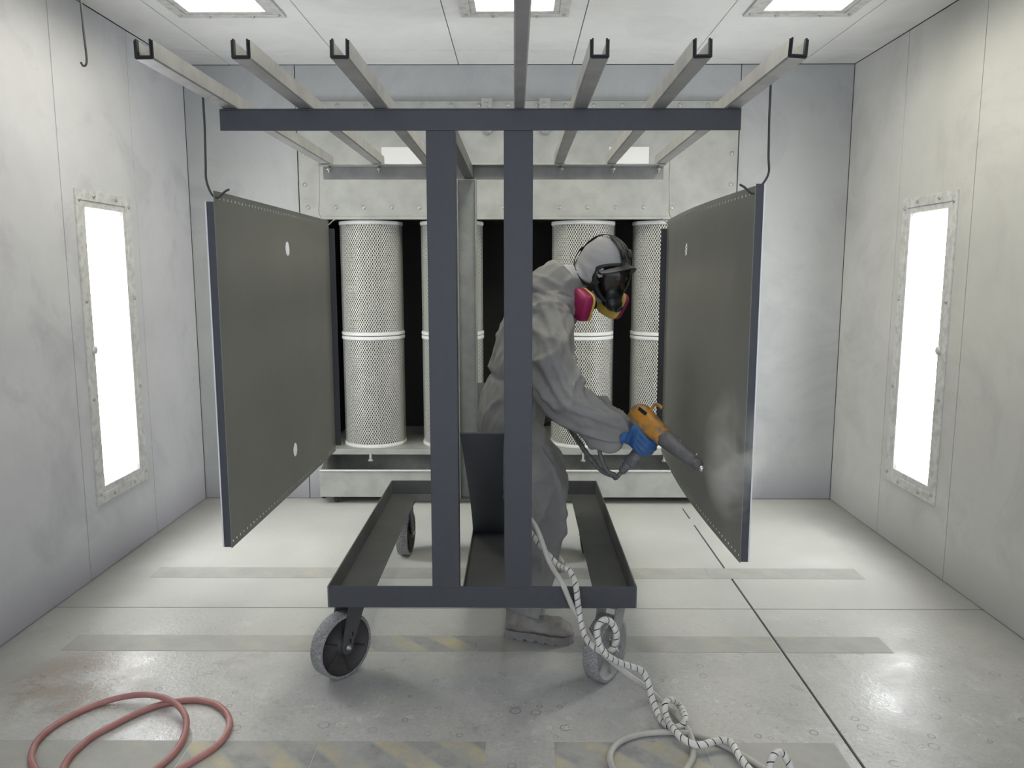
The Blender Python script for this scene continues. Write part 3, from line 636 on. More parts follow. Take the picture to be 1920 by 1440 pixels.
# ------------------------------------------------------------------ worker
Y0 = 3.40
worker = thing('person', (.05, 3.4, 0), 'person in grey coverall, pale hood and full-face respirator stooping inside the cart to spray', 'person')
def ell(mb, pts, ra, rb, n=20, up=V((0, 1, 0)), sub=4):
    """limb: smooth path, radii across the view (ra) and in depth (rb)"""
    p = catmull(pts, sub); m = len(p)
    def interp(r): return [r[min(int(i/sub), len(r)-2)]*(1-(i/sub-min(int(i/sub), len(r)-2)))+r[min(int(i/sub), len(r)-2)+1]*(i/sub-min(int(i/sub), len(r)-2)) for i in range(m)]
    mb.tube(p, interp(ra), n, up=up, r2=interp(rb)); return p
cov = MB()
T_ = [P(960, 838, Y=Y0), P(958, 775, Y=Y0), P(972, 712, Y=Y0), P(990, 655, Y=Y0), P(1013, 600, Y=Y0), P(1034, 562, Y=Y0), P(1056, 530, Y=3.38)]
tor = ell(cov, T_, [.125, .148, .130, .148, .150, .125, .075], [.17, .19, .185, .205, .215, .19, .08], 28)
# shoulders
SR = P(1030, 603, Y=3.22); SL = P(1030, 596, Y=3.60)
ell(cov, [P(1035, 575, Y=3.33), SR], [.10, .088], [.10, .088]); ell(cov, [P(1035, 575, Y=3.45), SL], [.10, .088], [.10, .088])
ER = P(1056, 748, Y=3.04); WR = P(1166, 812, Y=3.03); ML = P(1036, 675, Y=3.10)
armR = ell(cov, [SR+V((-.02, .03, .02)), SR, ML, ER, P(1108, 782, Y=3.03), P(1150, 804, Y=3.03), WR], [.085, .098, .098, .086, .082, .080, .060], [.08, .09, .09, .082, .076, .074, .058])
EL = V((.10, 3.74, 1.0)); WL = V((.02, 3.66, .76))
armL = ell(cov, [SL, (SL+EL)/2+V((0, .03, 0)), EL, (EL+WL)/2, WL], [.092, .088, .078, .072, .056], [.09, .085, .078, .07, .056])
HRt = P(964, 820, Y=3.33); KR = P(1004, 972, Y=3.17); AR = P(984, 1150, Y=3.075)
legR = ell(cov, [HRt, P(992, 895, Y=3.27), KR, P(1000, 1060, Y=3.12), AR], [.135, .134, .116, .098, .088], [.125, .112, .102, .095, .087])
HLt = P(962, 820, Y=3.50); KL = V((.13, 3.68, .50)); AL = V((.115, 3.79, .125))
legL = ell(cov, [HLt, (HLt+KL)/2+V((.02, 0, 0)), KL, (KL+AL)/2, AL], [.13, .122, .10, .085, .08], [.125, .115, .10, .09, .085])
# cape of the coverall round the neck
ell(cov, [P(1030, 560, Y=3.37), P(1058, 530, Y=3.36), P(1070, 515, Y=3.355)], [.12, .10, .082], [.14, .11, .085])
body, nor = remesh(cov, .0068, 7)
bones = [(armR, 'a'), (armL, 'a'), (legR, 'l'), (legL, 'l'), (tor, 't')]
def rid(x, sh=2.4): return max(0., 1-abs(x)*sh)**1.5
def bonefold(p):
    best = None
    for path, kind in bones:
        s = 0.
        for i in range(len(path)-1):
            a, b = path[i], path[i+1]; ab = b-a; L2 = ab.length_squared
            t = max(0, min(1, (p-a).dot(ab)/L2)); q = a+ab*t; d = (p-q).length*(1.0 if kind != 't' else .6)
            if best is None or d < best[0]: best = (d, s+math.sqrt(L2)*t, ab.normalized(), p-q, kind, sum((path[j+1]-path[j]).length for j in range(len(path)-1)))
            s += math.sqrt(L2)
    return best
CAPE = P(1062, 528, Y=3.37); WAIST = (T_[2]-T_[0]).length
for i, p in enumerate(body.v):
    d, s, ax, rv, kind, tot = bonefold(p)
    y = V((0, 1, 0)); e1 = (y-ax*y.dot(ax)).normalized(); e2 = ax.cross(e1); th = math.atan2(rv.dot(e2), rv.dot(e1)); n = nor[i]
    c, sn = math.cos(th), math.sin(th)
    warp = noise.noise(V((p.x*5, p.y*5, p.z*5)))*.5
    fine = noise.noise(p*26)*.0012
    if kind == 'a':
        k = s/tot; amp = .014+.013*math.exp(-((k-.46)/.15)**2)+.013*math.exp(-((k-.86)/.11)**2)
        w1 = rid(noise.noise(V((s*8+c*1.3+warp*.6, c*.5, sn*.5))), 3.0); w2 = rid(noise.noise(V((s*5-sn*1.9-c*.6+7, c*.6, sn*.6+3))), 3.0); w3 = rid(noise.noise(V((s*15+sn*2.2+warp+21, c*.7, sn*.7))), 3.2)
        off = amp*(w1*1.2+w2*1.1+w3*.22-.68)
    elif kind == 'l':
        k = s/tot; amp = .012+.010*math.exp(-((k-.5)/.18)**2)+.008*math.exp(-((k-.9)/.10)**2)+.008*math.exp(-(k/.15)**2)
        w1 = rid(noise.noise(V((s*6+c*1.4+warp*.6, c*.6, sn*.6+9))), 3.0); w2 = rid(noise.noise(V((s*3.2-sn*1.8-c, c*.8, sn*.8))), 3.0)
        off = amp*(w1*1.1+w2*1.2-.75)
    else:
        dw = s-WAIST
        gather = math.exp(-(dw/.012)**2)*-.012
        pl = (noise.noise(V((th*5.0, dw*2.5, 2)))+.6*noise.noise(V((th*11, dw*3, 5))))*.018*(math.exp(-((dw+.05)/.06)**2) if dw < 0 else math.exp(-((dw-.04)/.05)**2))
        w1 = rid(noise.noise(V((s*6+warp*.6+c*1.8, c*.9, sn*.9))), 3.0); w2 = rid(noise.noise(V((s*8+sn*2.4, c*.9, 4))), 3.0)
        off = gather+pl+.014*(w1*.7+w2*.6-.5)
    # the collar cape lies over the shoulders as a second layer with a clear hem
    dc = (p-CAPE).length+.02*noise.noise(p*7)
    if dc < .30:
        m_ = max(0, min(1, (.185-dc)/.010)); rd = rid(noise.noise(V((dc*26+th, p.x*6, p.y*6))))
        off = off*(1-m_*.5)+m_*(.012+.010*(rd-.4))
    off += fine
    body.v[i] = p+n*off
# settle the cloth: two rounds of neighbour averaging
nb_ = [[] for _ in body.v]
for f in body.f:
    for a_, b_ in zip(f, f[1:]+f[:1]): nb_[a_].append(b_)
for _ in range(3): body.v = [v*.5+sum((body.v[q] for q in nn), V())*(.5/len(nn)) if nn else v for v, nn in zip(body.v, nb_)]
body.build('coverall', MAT['cloth'], worker)
# back patch pocket seam
def surf_line(parent, name, mat, pts, r): return MB().tube(catmull(pts, 5), r, 6).build(name, mat, parent)

# head, built in its own frame: x forward, y to the wearer's left, z up
HC = P(1128, 503, Y=3.34)
HM = Matrix.Translation(HC) @ Matrix.Rotation(math.radians(-38), 4, 'Z') @ Matrix.Rotation(math.radians(22), 4, 'Y')
def hp(x, y, z): return HM @ V((x, y, z))
hd = MB()
hd.ball((0, 0, 0), 1, 14, sc=(.112, .096, .132)); hd.ball((.03, 0, -.06), 1, 10, sc=(.075, .075, .09))
hd.xf(HM)
nk0 = P(1062, 535, Y=3.36)
ell(hd, [nk0+V((-.03, 0, -.05)), nk0, hp(-.045, 0, -.07), hp(-.02, 0, -.01)], [.095, .085, .078, .085], [.10, .085, .078, .085])
hb, hn = remesh(hd, .009, 5)
Hi = HM.inverted()
for i, p in enumerate(hb.v):
    q = Hi @ p; low = max(0, min(1, (-q.z+.02)/.1))
    w1 = 1-abs(noise.noise(V((q.x*14+q.z*10, q.y*9, q.z*22)))*2.2); p = p+hn[i]*((w1-.4)*(.002+.007*low)); q = Hi @ p
    if q.x > .035 and abs(q.y) < .078 and q.z < .046-(q.y/.078)**2*.02: q.x = .035+(q.x-.035)*.08; p = HM @ q
    hb.v[i] = p
hood = hb.build('hood', MAT['hood'], worker)
# the face behind the lens
fc = MB(); fc.ball((.045, 0, -.02), 1, 14, sc=(.074, .072, .10)); fc.ball((.116, 0, -.035), 1, 8, sc=(.018, .014, .022)); fc.ball((.085, 0, .022), 1, 8, sc=(.03, .055, .014)); fc.ball((.095, 0, -.078), 1, 8, sc=(.02, .024, .008)); fc.xf(HM)
fb, _ = remesh(fc, .005, 2); face = fb.build('face', MAT['skin'], worker)
for s in (-1, 1):
    e = MB(); e.ball((.1045, s*.03, -.002), .0105, 8); e.xf(HM); e.build('eye', MAT['eye'], face)
# respirator
rs = MB()
def ringpts(sc_x, sc_y, cz, n=28): return [(sc_x, sc_y, cz)]
def oval(t, wy, zt, zb, x0, curve):
    y = wy*math.sin(t); z = (zt if math.cos(t) > 0 else zb)*abs(math.cos(t))**.8*(1 if math.cos(t) > 0 else -1)
    return V((x0-curve*(y/wy)**2*1.0, y, z))
n = 36; R1, R2, R3_, R4 = [], [], [], []
for j in range(n):
    t = 2*math.pi*j/n
    a = oval(t, .090, .058, .122, .085, .075); b = oval(t, .094, .064, .128, .112, .078); c = oval(t, .082, .050, .112, .116, .066); d = oval(t, .080, .048, .110, .090, .064)
    R1.append(HM @ a); R2.append(HM @ b); R3_.append(HM @ c); R4.append(HM @ d)
R5 = [HM @ V((.055, .066*math.sin(2*math.pi*j/n), -.025+.07*math.cos(2*math.pi*j/n))) for j in range(n)]
R6 = [HM @ V((.105, .040*math.sin(2*math.pi*j/n), -.035+.045*math.cos(2*math.pi*j/n))) for j in range(n)]
rs.loft([R1, R2, R3_, R4, R5, R6], caps=False); resp = rs.build('respirator', MAT['rubber'], worker)
ln = MB(); rings = []
for k in range(7):
    f = 1-k/7; rings.append([HM @ V((.116-.066*((.082*math.sin(2*math.pi*j/n)*f)/.082)**2+.024*(1-f*f), .082*math.sin(2*math.pi*j/n)*f, oval(2*math.pi*j/n, .082, .050, .112, .1, 0).z*f-.0)) for j in range(n)])
ln.loft(rings); ln.build('lens', MAT['lens'], resp)
# brow visor
bv = MB(); rings = []
for j in range(15):
    t = -1.25+2.5*j/14; y = .100*math.sin(t); x = .128-.10*(1-math.cos(t)); z0 = .054-.062*(y/.1)**2
    rings.append([HM @ V((x-.02, y*.95, z0-.006)), HM @ V((x+.016*math.cos(t)**2, y, z0-.003)), HM @ V((x+.018*math.cos(t)**2, y, z0+.005)), HM @ V((x-.02, y*.95, z0+.007))])
bv.loft(rings, smooth=False); bv.build('brow_visor', MAT['rubber'], resp)
# nose cup with exhalation valve
nc = MB(); nc.ball((.092, 0, -.068), 1, 10, sc=(.040, .054, .056)); nc.ball((.112, 0, -.112), 1, 10, sc=(.034, .044, .034)); nc.xf(HM); nb_, _ = remesh(nc, .006, 2); nb_.build('nose_cup', MAT['rubber'], resp)
MB().lathe([(.02, 0), (.02, .006), (.012, .01)], hp(.143, 0, -.122), HM.to_3x3() @ V((.8, 0, -.55)), 14).build('exhale_valve', MAT['rubber'], resp)
def superbox(c, ax, u, v, a, b, prof, mi=0, n=28, mb=None):
    """rounded-rectangle prism: prof = [(scale, height)]"""
    mb = mb or MB(); rings = []
    for s, hh in prof:
        ring = []
        for j in range(n):
            t = 2*math.pi*j/n; cc, ss = math.cos(t), math.sin(t)
            ring.append(c+ax*hh+u*(math.copysign(abs(cc)**.5, cc)*a*s)+v*(math.copysign(abs(ss)**.5, ss)*b*s))
        rings.append(ring)
    return mb.loft(rings, mi)
for s in (-1, 1):
    R3m = HM.to_3x3(); c = hp(.048, -.087, -.140) if s < 0 else hp(.060, .058, -.130); ax = R3m @ V((-.35 if s < 0 else 0, s*.92, -.15)).normalized()
    u = (R3m @ V((.80, s*.40, -.10)).normalized()); u = (u-ax*u.dot(ax)).normalized(); v = ax.cross(u)
    cr = superbox(c, ax, u, v, .056, .060, [(.8, .018), (1, .020), (1.02, .036), (1.0, .050), (.92, .058), (.6, .061), (.1, .061)]).build('filter_cartridge', MAT['mag'], resp)
    superbox(c, ax, u, v, .056, .060, [(.5, .004), (.9, .006), (1.03, .010), (1.03, .019), (.9, .020)]).build('yellow_band', MAT['yel'], resp)
    MB().lathe([(.022, -.03), (.024, -.01), (.03, .006)], c, ax, 16).build('inlet', MAT['rubber'], resp)
def ribbon(pts, wd, side_ref, th=.003):
    p = catmull(pts, 5); mb = MB(); rings = []
    for i, (a, b, t) in enumerate(frames(p)):
        o = (p[i]-HC).normalized(); w_ = t.cross(o).normalized()*wd/2; o = o*th
        rings.append([p[i]-w_, p[i]+w_, p[i]+w_+o, p[i]-w_+o])
    return mb.loft(rings, smooth=False)
def onhead(az, el, k=1.03): 
    az, el = math.radians(az), math.radians(el); return hp(.114*k*math.cos(az)*math.cos(el), .098*k*math.sin(az)*math.cos(el), .134*k*math.sin(el))
for s in (-1, 1):
    ribbon([onhead(s*14, 22, 1.06), onhead(s*20, 42, 1.05), onhead(s*28, 60, 1.05), onhead(s*55, 78, 1.04), onhead(180, 86, 1.04)], .022, None).build('head_strap', MAT['strap'], resp)
    superbox(onhead(s*19, 42, 1.07), (onhead(s*19, 42)-HC).normalized(), HM.to_3x3() @ V((0, 1, 0)), HM.to_3x3() @ V((-.6, 0, .8)), .014, .020, [(.9, 0), (1, .004), (.8, .008)]).build('buckle', MAT['strap'], resp)
    ribbon([hp(.055, s*.086, -.03), onhead(s*75, -26, 1.07), onhead(s*105, -22, 1.09), onhead(s*135, -6, 1.09), onhead(s*165, 12, 1.07), onhead(s*180, 20, 1.05)], .020, None).build('head_strap', MAT['strap'], resp)
    ribbon([hp(.045, s*.088, -.055), onhead(s*90, -44, 1.06), hp(-.075, s*.100, -.075), hp(-.112, s*.066, -.07), hp(-.128, 0, -.065)], .024, None, .005).build('neck_strap', MAT['strap'], resp)
ribbon([onhead(0, 28, 1.05), onhead(0, 60, 1.04), onhead(180, 88, 1.04), onhead(180, 55, 1.04), onhead(180, 20, 1.04), onhead(180, -10, 1.03)], .020, None).build('head_strap', MAT['strap'], resp)

# boots: own frame x along the foot, z up
def boot(heel, toe, label=None, lift=0.):
    d = V((toe.x-heel.x, toe.y-heel.y, 0)); Ln = d.length; d.normalize(); lat = V((-d.y, d.x, 0))
    m = Matrix(((d.x, lat.x, 0, heel.x), (d.y, lat.y, 0, heel.y), (0, 0, 1, lift), (0, 0, 0, 1))); k = Ln/.31
    b = MB(); rings = []
    for x, wy, zt in ((.006, .026, .095), (.02, .036, .112), (.06, .041, .118), (.10, .041, .116), (.135, .042, .104), (.17, .047, .098), (.21, .053, .098), (.25, .053, .094), (.28, .046, .082), (.298, .032, .062), (.304, .015, .045)):
        ring = []
        for j in range(20):
            t = 2*math.pi*j/20; c, s = math.cos(t), math.sin(t)
            ring.append(V((x*k, wy*math.copysign(abs(c)**.8, c), .026+(zt-.026)*(.5+.5*s) if True else 0)))
        rings.append(ring)
    b.loft(rings); b.tube([V((.065*k, 0, .07)), V((.062*k, 0, .12)), V((.055*k, 0, .20))], [.055, .052, .055], 18, up=V((0, 1, 0))); b.xf(m)
    bb, bn = remesh(b, .007, 3)
    for i, p in enumerate(bb.v):
        w1 = 1-abs(noise.noise(p*22)*2.2); bb.v[i] = p+bn[i]*((w1-.5)*.004)
    bo = bb.build('boot', MAT['boot'], worker)
    out = [(0.0, .016), (.012, .034), (.05, .044), (.10, .043), (.15, .046), (.20, .055), (.245, .057), (.28, .050), (.303, .034), (.313, .012)]
    pl = [V((x*k*.975+.004, y*.93, 0)) for x, y in out]+[V((x*k*.975+.004, -y*.93, 0)) for x, y in out[::-1]]
    s = MB(); s.loft([[p+V((0, 0, z)) for p in pl] for z in (.007, .036)], smooth=False)
    for i in range(len(pl)):
        a, c = pl[i], pl[(i+1) % len(pl)]; L_ = (c-a).length; q = max(1, int(L_/.034))
        for r in range(q):
            ce = a+(c-a)*((r+.5)/q); u = (c-a).normalized(); inn = V((u.y, -u.x, 0))
            mm = Matrix(((-u.x, inn.x, 0, ce.x), (-u.y, inn.y, 0, ce.y), (0, 0, 1, 0), (0, 0, 0, 1)))
            s.box(-.0150, .0150, .0004, .018, 0, .009, mat=mm)
    s.xf(m).build('sole', MAT['sole'], bo)
boot(V((-.052, 3.125, 0)), V((.232, 3.055, 0))); boot(V((-.06, 3.80, 0)), V((.245, 3.855, 0)))

# ------------------------------------------------------------------ spray gun and gloved hands
G0 = P(1200, 782, Y=3.07); G1 = P(1309, 871, Y=2.80)
gx = (G1-G0).normalized(); GL = (G1-G0).length
hb0 = P(1186, 862, Y=3.025); hb1 = G0+gx*.085
gz = (hb1-hb0); gz = (gz-gx*gz.dot(gx)).normalized(); gy = gz.cross(gx)
GM = Matrix(((gx.x, gy.x, gz.x, G0.x), (gx.y, gy.y, gz.y, G0.y), (gx.z, gy.z, gz.z, G0.z), (0, 0, 0, 1)))
gun = thing('spray_gun', hb0, 'worn orange and grey powder spray gun held in the blue-gloved right hand', 'spray gun')
def sloft(secs, n=24, pw=.7):
    mb = MB(); rings = []
    for x, cz, a, b in secs:
        rings.append([V((x, math.copysign(abs(math.cos(2*math.pi*j/n))**pw, math.cos(2*math.pi*j/n))*a, cz+math.copysign(abs(math.sin(2*math.pi*j/n))**pw, math.sin(2*math.pi*j/n))*b)) for j in range(n)])
    return mb.loft(rings)
k = GL/.36
sloft([(-.046, -.006, .012, .018), (-.040, -.004, .026, .036), (-.024, 0, .034, .048), (.0, .002, .037, .052), (.04, .0, .036, .049), (.08, -.002, .034, .044), (.12, -.003, .031, .039), (.155, -.004, .029, .034), (.16, -.004, .024, .028)]).xf(GM).build('gun_body', MAT['orange'], gun)
sloft([(-.0455, -.022, .0122, .010), (-.038, -.026, .028, .014), (-.02, -.030, .036, .018), (.02, -.032, .039, .019), (.06, -.032, .0375, .015), (.07, -.03, .03, .008)]).xf(GM).build('grip_cap', MAT['gun'], gun)
sloft([(.15, -.004, .0295, .0335), (.20, -.004, .028, .031), (.26, -.003, .025, .027), (.31, -.002, .022, .024), (.33, -.002, .019, .021)], pw=.85).xf(GM).build('barrel', MAT['gun'], gun)
MB().lathe([(.020, .0), (.021, .018), (.016, .026), (.013, .034)], GM @ V((.326, 0, -.002)), gx, 16).build('nozzle_nut', MAT['gun'], gun)
MB().lathe([(.008, 0), (.011, .004), (.011, .014), (.005, .018)], GM @ V((.358, 0, -.002)), gx, 14).build('nozzle', MAT['chrome'], gun)
MB().tube([GM @ V(p) for p in ((.322, -.012, .018), (.324, -.012, .034))], .0015, 6).build('electrode_pin', MAT['chrome'], gun)
hk = MB(); hk.tube(catmull([GM @ V(p) for p in ((.03, 0, .045), (.028, 0, .064), (.034, 0, .078), (.052, 0, .084), (.070, 0, .082))], 4), .007, 8); hk.build('hanging_hook', MAT['orange'], gun)
sl_ = MB(); sl_.box(.0, .045, -.037, -.030, .026, .040).xf(GM); sl_.build('slot', MAT['black'], gun, bevel=.002)
hdir = (hb0-hb1).normalized()
handle_top = hb1-gz*-.0
sl = []
hx = (gx-hdir*gx.dot(hdir)).normalized(); hy = hdir.cross(hx)      # hx towards the nozzle, hy sideways
if hy.y < 0: hy = -hy
HLn = (hb0-hb1).length
def hpt(x, y, d): return hb1+hdir*d+hx*x+hy*y
mb = MB(); rings = []
for d, a, b in ((.02, .026, .019), (.05, .024, .018), (HLn*.7, .023, .018), (HLn-.004, .026, .022), (HLn+.006, .027, .022)):
    rings.append([hpt(a*math.cos(2*math.pi*j/18), b*math.sin(2*math.pi*j/18), d) for j in range(18)])
mb.loft(rings).build('handle', MAT['gun'], gun)
mb = MB(); mb.loft([[hpt(.030*math.copysign(abs(math.cos(2*math.pi*j/20))**.6, math.cos(2*math.pi*j/20))*s_, .022*math.copysign(abs(math.sin(2*math.pi*j/20))**.6, math.sin(2*math.pi*j/20))*s_, d) for j in range(20)] for d, s_ in ((HLn-.006, .9), (HLn, 1), (HLn+.018, 1), (HLn+.022, .8))], smooth=False); mb.build('handle_foot', MAT['gun'], gun)
mb = MB(); mb.tube(catmull([hpt(.020, 0, .045), hpt(.046, 0, .052), hpt(.044, 0, .085), hpt(.036, 0, .10)], 4), .006, 8); mb.build('trigger', MAT['gun'], gun)
cn0 = hpt(-.004, 0, HLn+.02); cn1 = P(1176, 872, Y=3.02)+V((0, 0, -.004))
cd = (P(1166, 884, Y=3.02)-cn0).normalized()
MB().tube([cn0, cn0+cd*.02, cn0+cd*.022, cn0+cd*.045, cn0+cd*.05], [.019, .019, .016, .016, .010], 14).build('connector', MAT['gun'], gun)
CN = cn0+cd*.05

def hand(wrist, fr, spans, name='glove'):
    """fr(x, y, d): handle frame point; fingers go along the near side, wrap the front, tips on the far side"""
    g = MB(); tops = spans
    knk = [fr(-.002, -.040, d) for d in tops]
    rowA = [fr(-.030, -.036, d) for d in tops]; 
    # palm: loft from the cuff to the knuckles as flattened sections
    cen0 = wrist; cenK = sum(knk, V())/4; cenM = sum([fr(-.040, -.030, d) for d in tops], V())/4
    ax = (cenK-cen0).normalized(); wv = (knk[-1]-knk[0]).normalized(); tv = ax.cross(wv).normalized(); wv = tv.cross(ax)
    rings = []
    for c, a, b in ((cen0-ax*.02, .030, .026), (cen0+ax*.012, .031, .025), (cen0+(cenM-cen0)*.7, .040, .023), (cenM, .045, .021), (cenK, .043, .016), (cenK+ax*.008, .034, .009)):
        rings.append([c+wv*(math.cos(2*math.pi*j/20)*a)+tv*(math.sin(2*math.pi*j/20)*b) for j in range(20)])
    g.loft(rings)
    for q, d in enumerate(tops):
        L_ = (.048, .053, .050, .040)[q]; r = (.0105, .0108, .0103, .0092)[q]
        pts = [fr(-.020, -.036, d), fr(0, -.041, d), fr(L_-.012, -.040, d+.004), fr(L_-.001, -.024, d+.006), fr(L_-.002, .004, d+.006), fr(L_-.016, .026, d+.005), fr(L_-.03, .028, d+.004)]
        g.tube(catmull(pts, 3), [r*1.05]*7+[r]*6+[r*.92]*5+[r*.6], 12)
    th = [cenM+wv*-.022, fr(-.034, -.004, tops[0]-.0), fr(-.020, .026, tops[0]-.004), fr(.010, .034, tops[0]-.002), fr(.032, .032, tops[0]+.002)]
    g.tube(catmull(th, 4), [.014]*5+[.0125]*5+[.0115]*5+[.010, .007], 12)
    return g
gl = hand(WR+V((.004, 0, -.004)), hpt, [.040, .0585, .0765, .093])
glm, gn = remesh(gl, .0034, 2)
gr = glm.build('glove', MAT['blue'], worker)
cuff_ax = (WR-P(1150, 804, Y=3.03)).normalized()
MB().lathe([(.046, -.012), (.048, 0), (.047, .012), (.042, .014)], WR+cuff_ax*.004, cuff_ax, 24, caps=False).build('glove_cuff', MAT['blue'], worker)
# left hand hanging relaxed behind the far thigh, five slightly curled fingers
lw = WL; la = (WL-EL).normalized(); lf = V((1, 0, 0)); lf = (lf-la*lf.dot(la)).normalized(); ls = la.cross(lf)
g = MB(); g.loft([[lw+la*d+lf*(math.cos(2*math.pi*j/18)*a)+ls*(math.sin(2*math.pi*j/18)*b) for j in range(18)] for d, a, b in ((-.02, .03, .026), (.03, .036, .022), (.075, .043, .017), (.09, .04, .012))])
for q in range(4):
    o_ = lw+la*.082+lf*(.033-.022*q); L_ = (.07, .078, .072, .058)[q]
    g.tube(catmull([o_-la*.02, o_, o_+la*L_*.5+ls*-.004, o_+la*L_*.85+ls*-.02, o_+la*L_*.95+ls*-.036], 3), [.0108]*7+[.0098]*4+[.0088, .006], 12)
g.tube(catmull([lw+la*.025+lf*.02, lw+la*.055+lf*.05+ls*-.008, lw+la*.085+lf*.058+ls*-.02, lw+la*.105+lf*.052+ls*-.03], 3), [.014]*4+[.0125]*3+[.011]*2+[.008], 12)
gm2, _ = remesh(g, .0036, 2); gm2.build('glove', MAT['blue'], worker)

# ------------------------------------------------------------------ hoses
def pp(*a):
    px, py, y = a
    return P(px, py, Y=y) if y > 1 else P(px, py, z=y)
def spiral(path, r, pitch, gap, seg=10):
    """helical strip along a path with narrow gaps between the turns"""
    fr = frames(path); cum = [0.]
    for i in range(1, len(path)): cum.append(cum[-1]+(path[i]-path[i-1]).length)
    tot = cum[-1]; mb = MB(); vs = []; N = int(tot/pitch*seg); idx = 0
    def at(s):
        s = max(0, min(tot-1e-6, s)); lo, hi = 0, len(cum)-1
        while hi-lo > 1:
            m = (lo+hi)//2
            if cum[m] <= s: lo = m
            else: hi = m
        t = (s-cum[lo])/max(1e-9, cum[hi]-cum[lo]); return path[lo].lerp(path[hi], t), fr[lo][0].lerp(fr[hi][0], t).normalized(), fr[lo][1].lerp(fr[hi][1], t).normalized()
    for i in range(N+1):
        th = 2*math.pi*i/seg; s0 = i/seg*pitch
        for q, rr in ((0, r-.0008), (.06, r), (.5, r+.0002), (.94, r), (1, r-.0008)):
            c, a, b = at(s0+q*pitch*(1-gap)); vs.append(c+a*(math.cos(th)*rr)+b*(math.sin(th)*rr))
    fs = [(5*i+j, 5*i+j+1, 5*i+j+6, 5*i+j+5) for i in range(N) for j in range(4)]
    return mb.add(vs, fs, 0, True)
# bundle wrapped in white spiral strip
front = [(1003, 1010, 2.84), (1044, 1058, 2.80), (1066, 1069, 2.735), (1079, 1096, 2.695), (1084, 1134, 2.685), (1091, 1174, 2.66), (1100, 1199, 2.63), (1119, 1217, 2.60), (1140, 1223, 2.585), (1153, 1209, 2.575), (1156, 1187, 2.575), (1146, 1167, 2.57), (1132, 1162, 2.56), (1120, 1177, 2.55), (1122, 1202, 2.545), (1134, 1224, 2.55), (1156, 1240, 2.57), (1181, 1249, 2.585), (1204, 1259, 2.59), (1215, 1281, 2.57), (1222, 1309, 2.545), (1231, 1334, .022), (1241, 1352, .014), (1256, 1364, .013), (1275, 1362, .016), (1285, 1348, .035), (1275, 1324, 2.53), (1259, 1312, 2.51), (1247, 1320, 2.475), (1250, 1346, 2.445), (1266, 1371, .040), (1284, 1388, .034), (1310, 1397, .03), (1348, 1388, .034), (1370, 1392, .036), (1384, 1415, .030), (1403, 1440, .016), (1424, 1462, .013), (1440, 1458, .016), (1444, 1432, .05), (1453, 1414, .07), (1467, 1412, .07), (1480, 1434, .04), (1492, 1462, .014), (1500, 1490, .013)]
upper = [CN, CN+cd*.03]+[pp(*a) for a in ((1150, 893, 3.02), (1134, 887, 3.03), (1121, 876, 3.05), (1108, 860, 3.07), (1097, 846, 3.09), (1088, 832, 3.11), (1074, 812, 3.2), (1052, 788, 3.4), (1015, 790, 3.68), (972, 830, 3.68), (948, 890, 3.48), (948, 945, 3.18), (972, 968, 2.93))]
pw = catmull(upper, 6)
bh = thing('wrapped_hose', upper[-1], 'hose bundle in white spiral wrap hanging over the cart rail onto the floor', 'hose')
MB().tube(pw, .0085, 10).build('gun_end_sleeve', MAT['gcable'], bh)['label'] = 'dark grey hose end at the gun'
spiral(pw[24:], .0108, .03, .16).build('gun_end_wrap', MAT['gcable'], bh)['label'] = 'dusty grey spiral wrap near the gun'
pf = catmull([upper[-1]]+[pp(*a) for a in front], 8)
MB().tube(pf, .0088, 10).build('core_hose', MAT['core'], bh)
spiral(pf, .0112, .027, .12).build('spiral_wrap', MAT['wrap'], bh)
# plain hose
up2 = [CN, CN+cd*.028]+[pp(*a) for a in ((1152, 890, 3.0), (1140, 884, 3.0), (1131, 868, 3.0), (1125, 850, 3.01), (1118, 820, 3.06), (1095, 800, 3.2), (1055, 780, 3.45), (1010, 776, 3.7), (968, 815, 3.7), (944, 875, 3.5), (944, 930, 3.16), (972, 955, 2.9))]
pl2 = [(1003, 985, 2.82), (1030, 1053, 2.77), (1053, 1092, 2.703), (1076, 1143, 2.69), (1103, 1187, 2.68), (1119, 1213, 2.665), (1147, 1240, 2.64), (1175, 1263, 2.63), (1212, 1290, 2.62), (1244, 1319, 2.60), (1272, 1345, .020), (1291, 1370, .013), (1300, 1399, .012), (1296, 1427, .011), (1270, 1458, .011), (1226, 1474, .011), (1178, 1466, .011), (1150, 1442, .011), (1144, 1415, .011), (1162, 1391, .011), (1200, 1377, .011), (1247, 1373, .012), (1297, 1376, .012), (1337, 1388, .012), (1377, 1408, .012), (1431, 1440, .011), (1480, 1475, .011), (1560, 1500, .011)]
ph = thing('plain_hose', up2[-1], 'plain pale hose beside the wrapped bundle, looping on the floor at the front', 'hose')
MB().tube(catmull(up2, 6), .0085, 10).build('gun_end_cable', MAT['gcable'], ph)['label'] = 'dark grey cable end at the gun'
MB().tube(catmull([up2[-1]]+[pp(*a) for a in pl2], 8), .0098, 12).build('hose_length', MAT['hose'], ph)
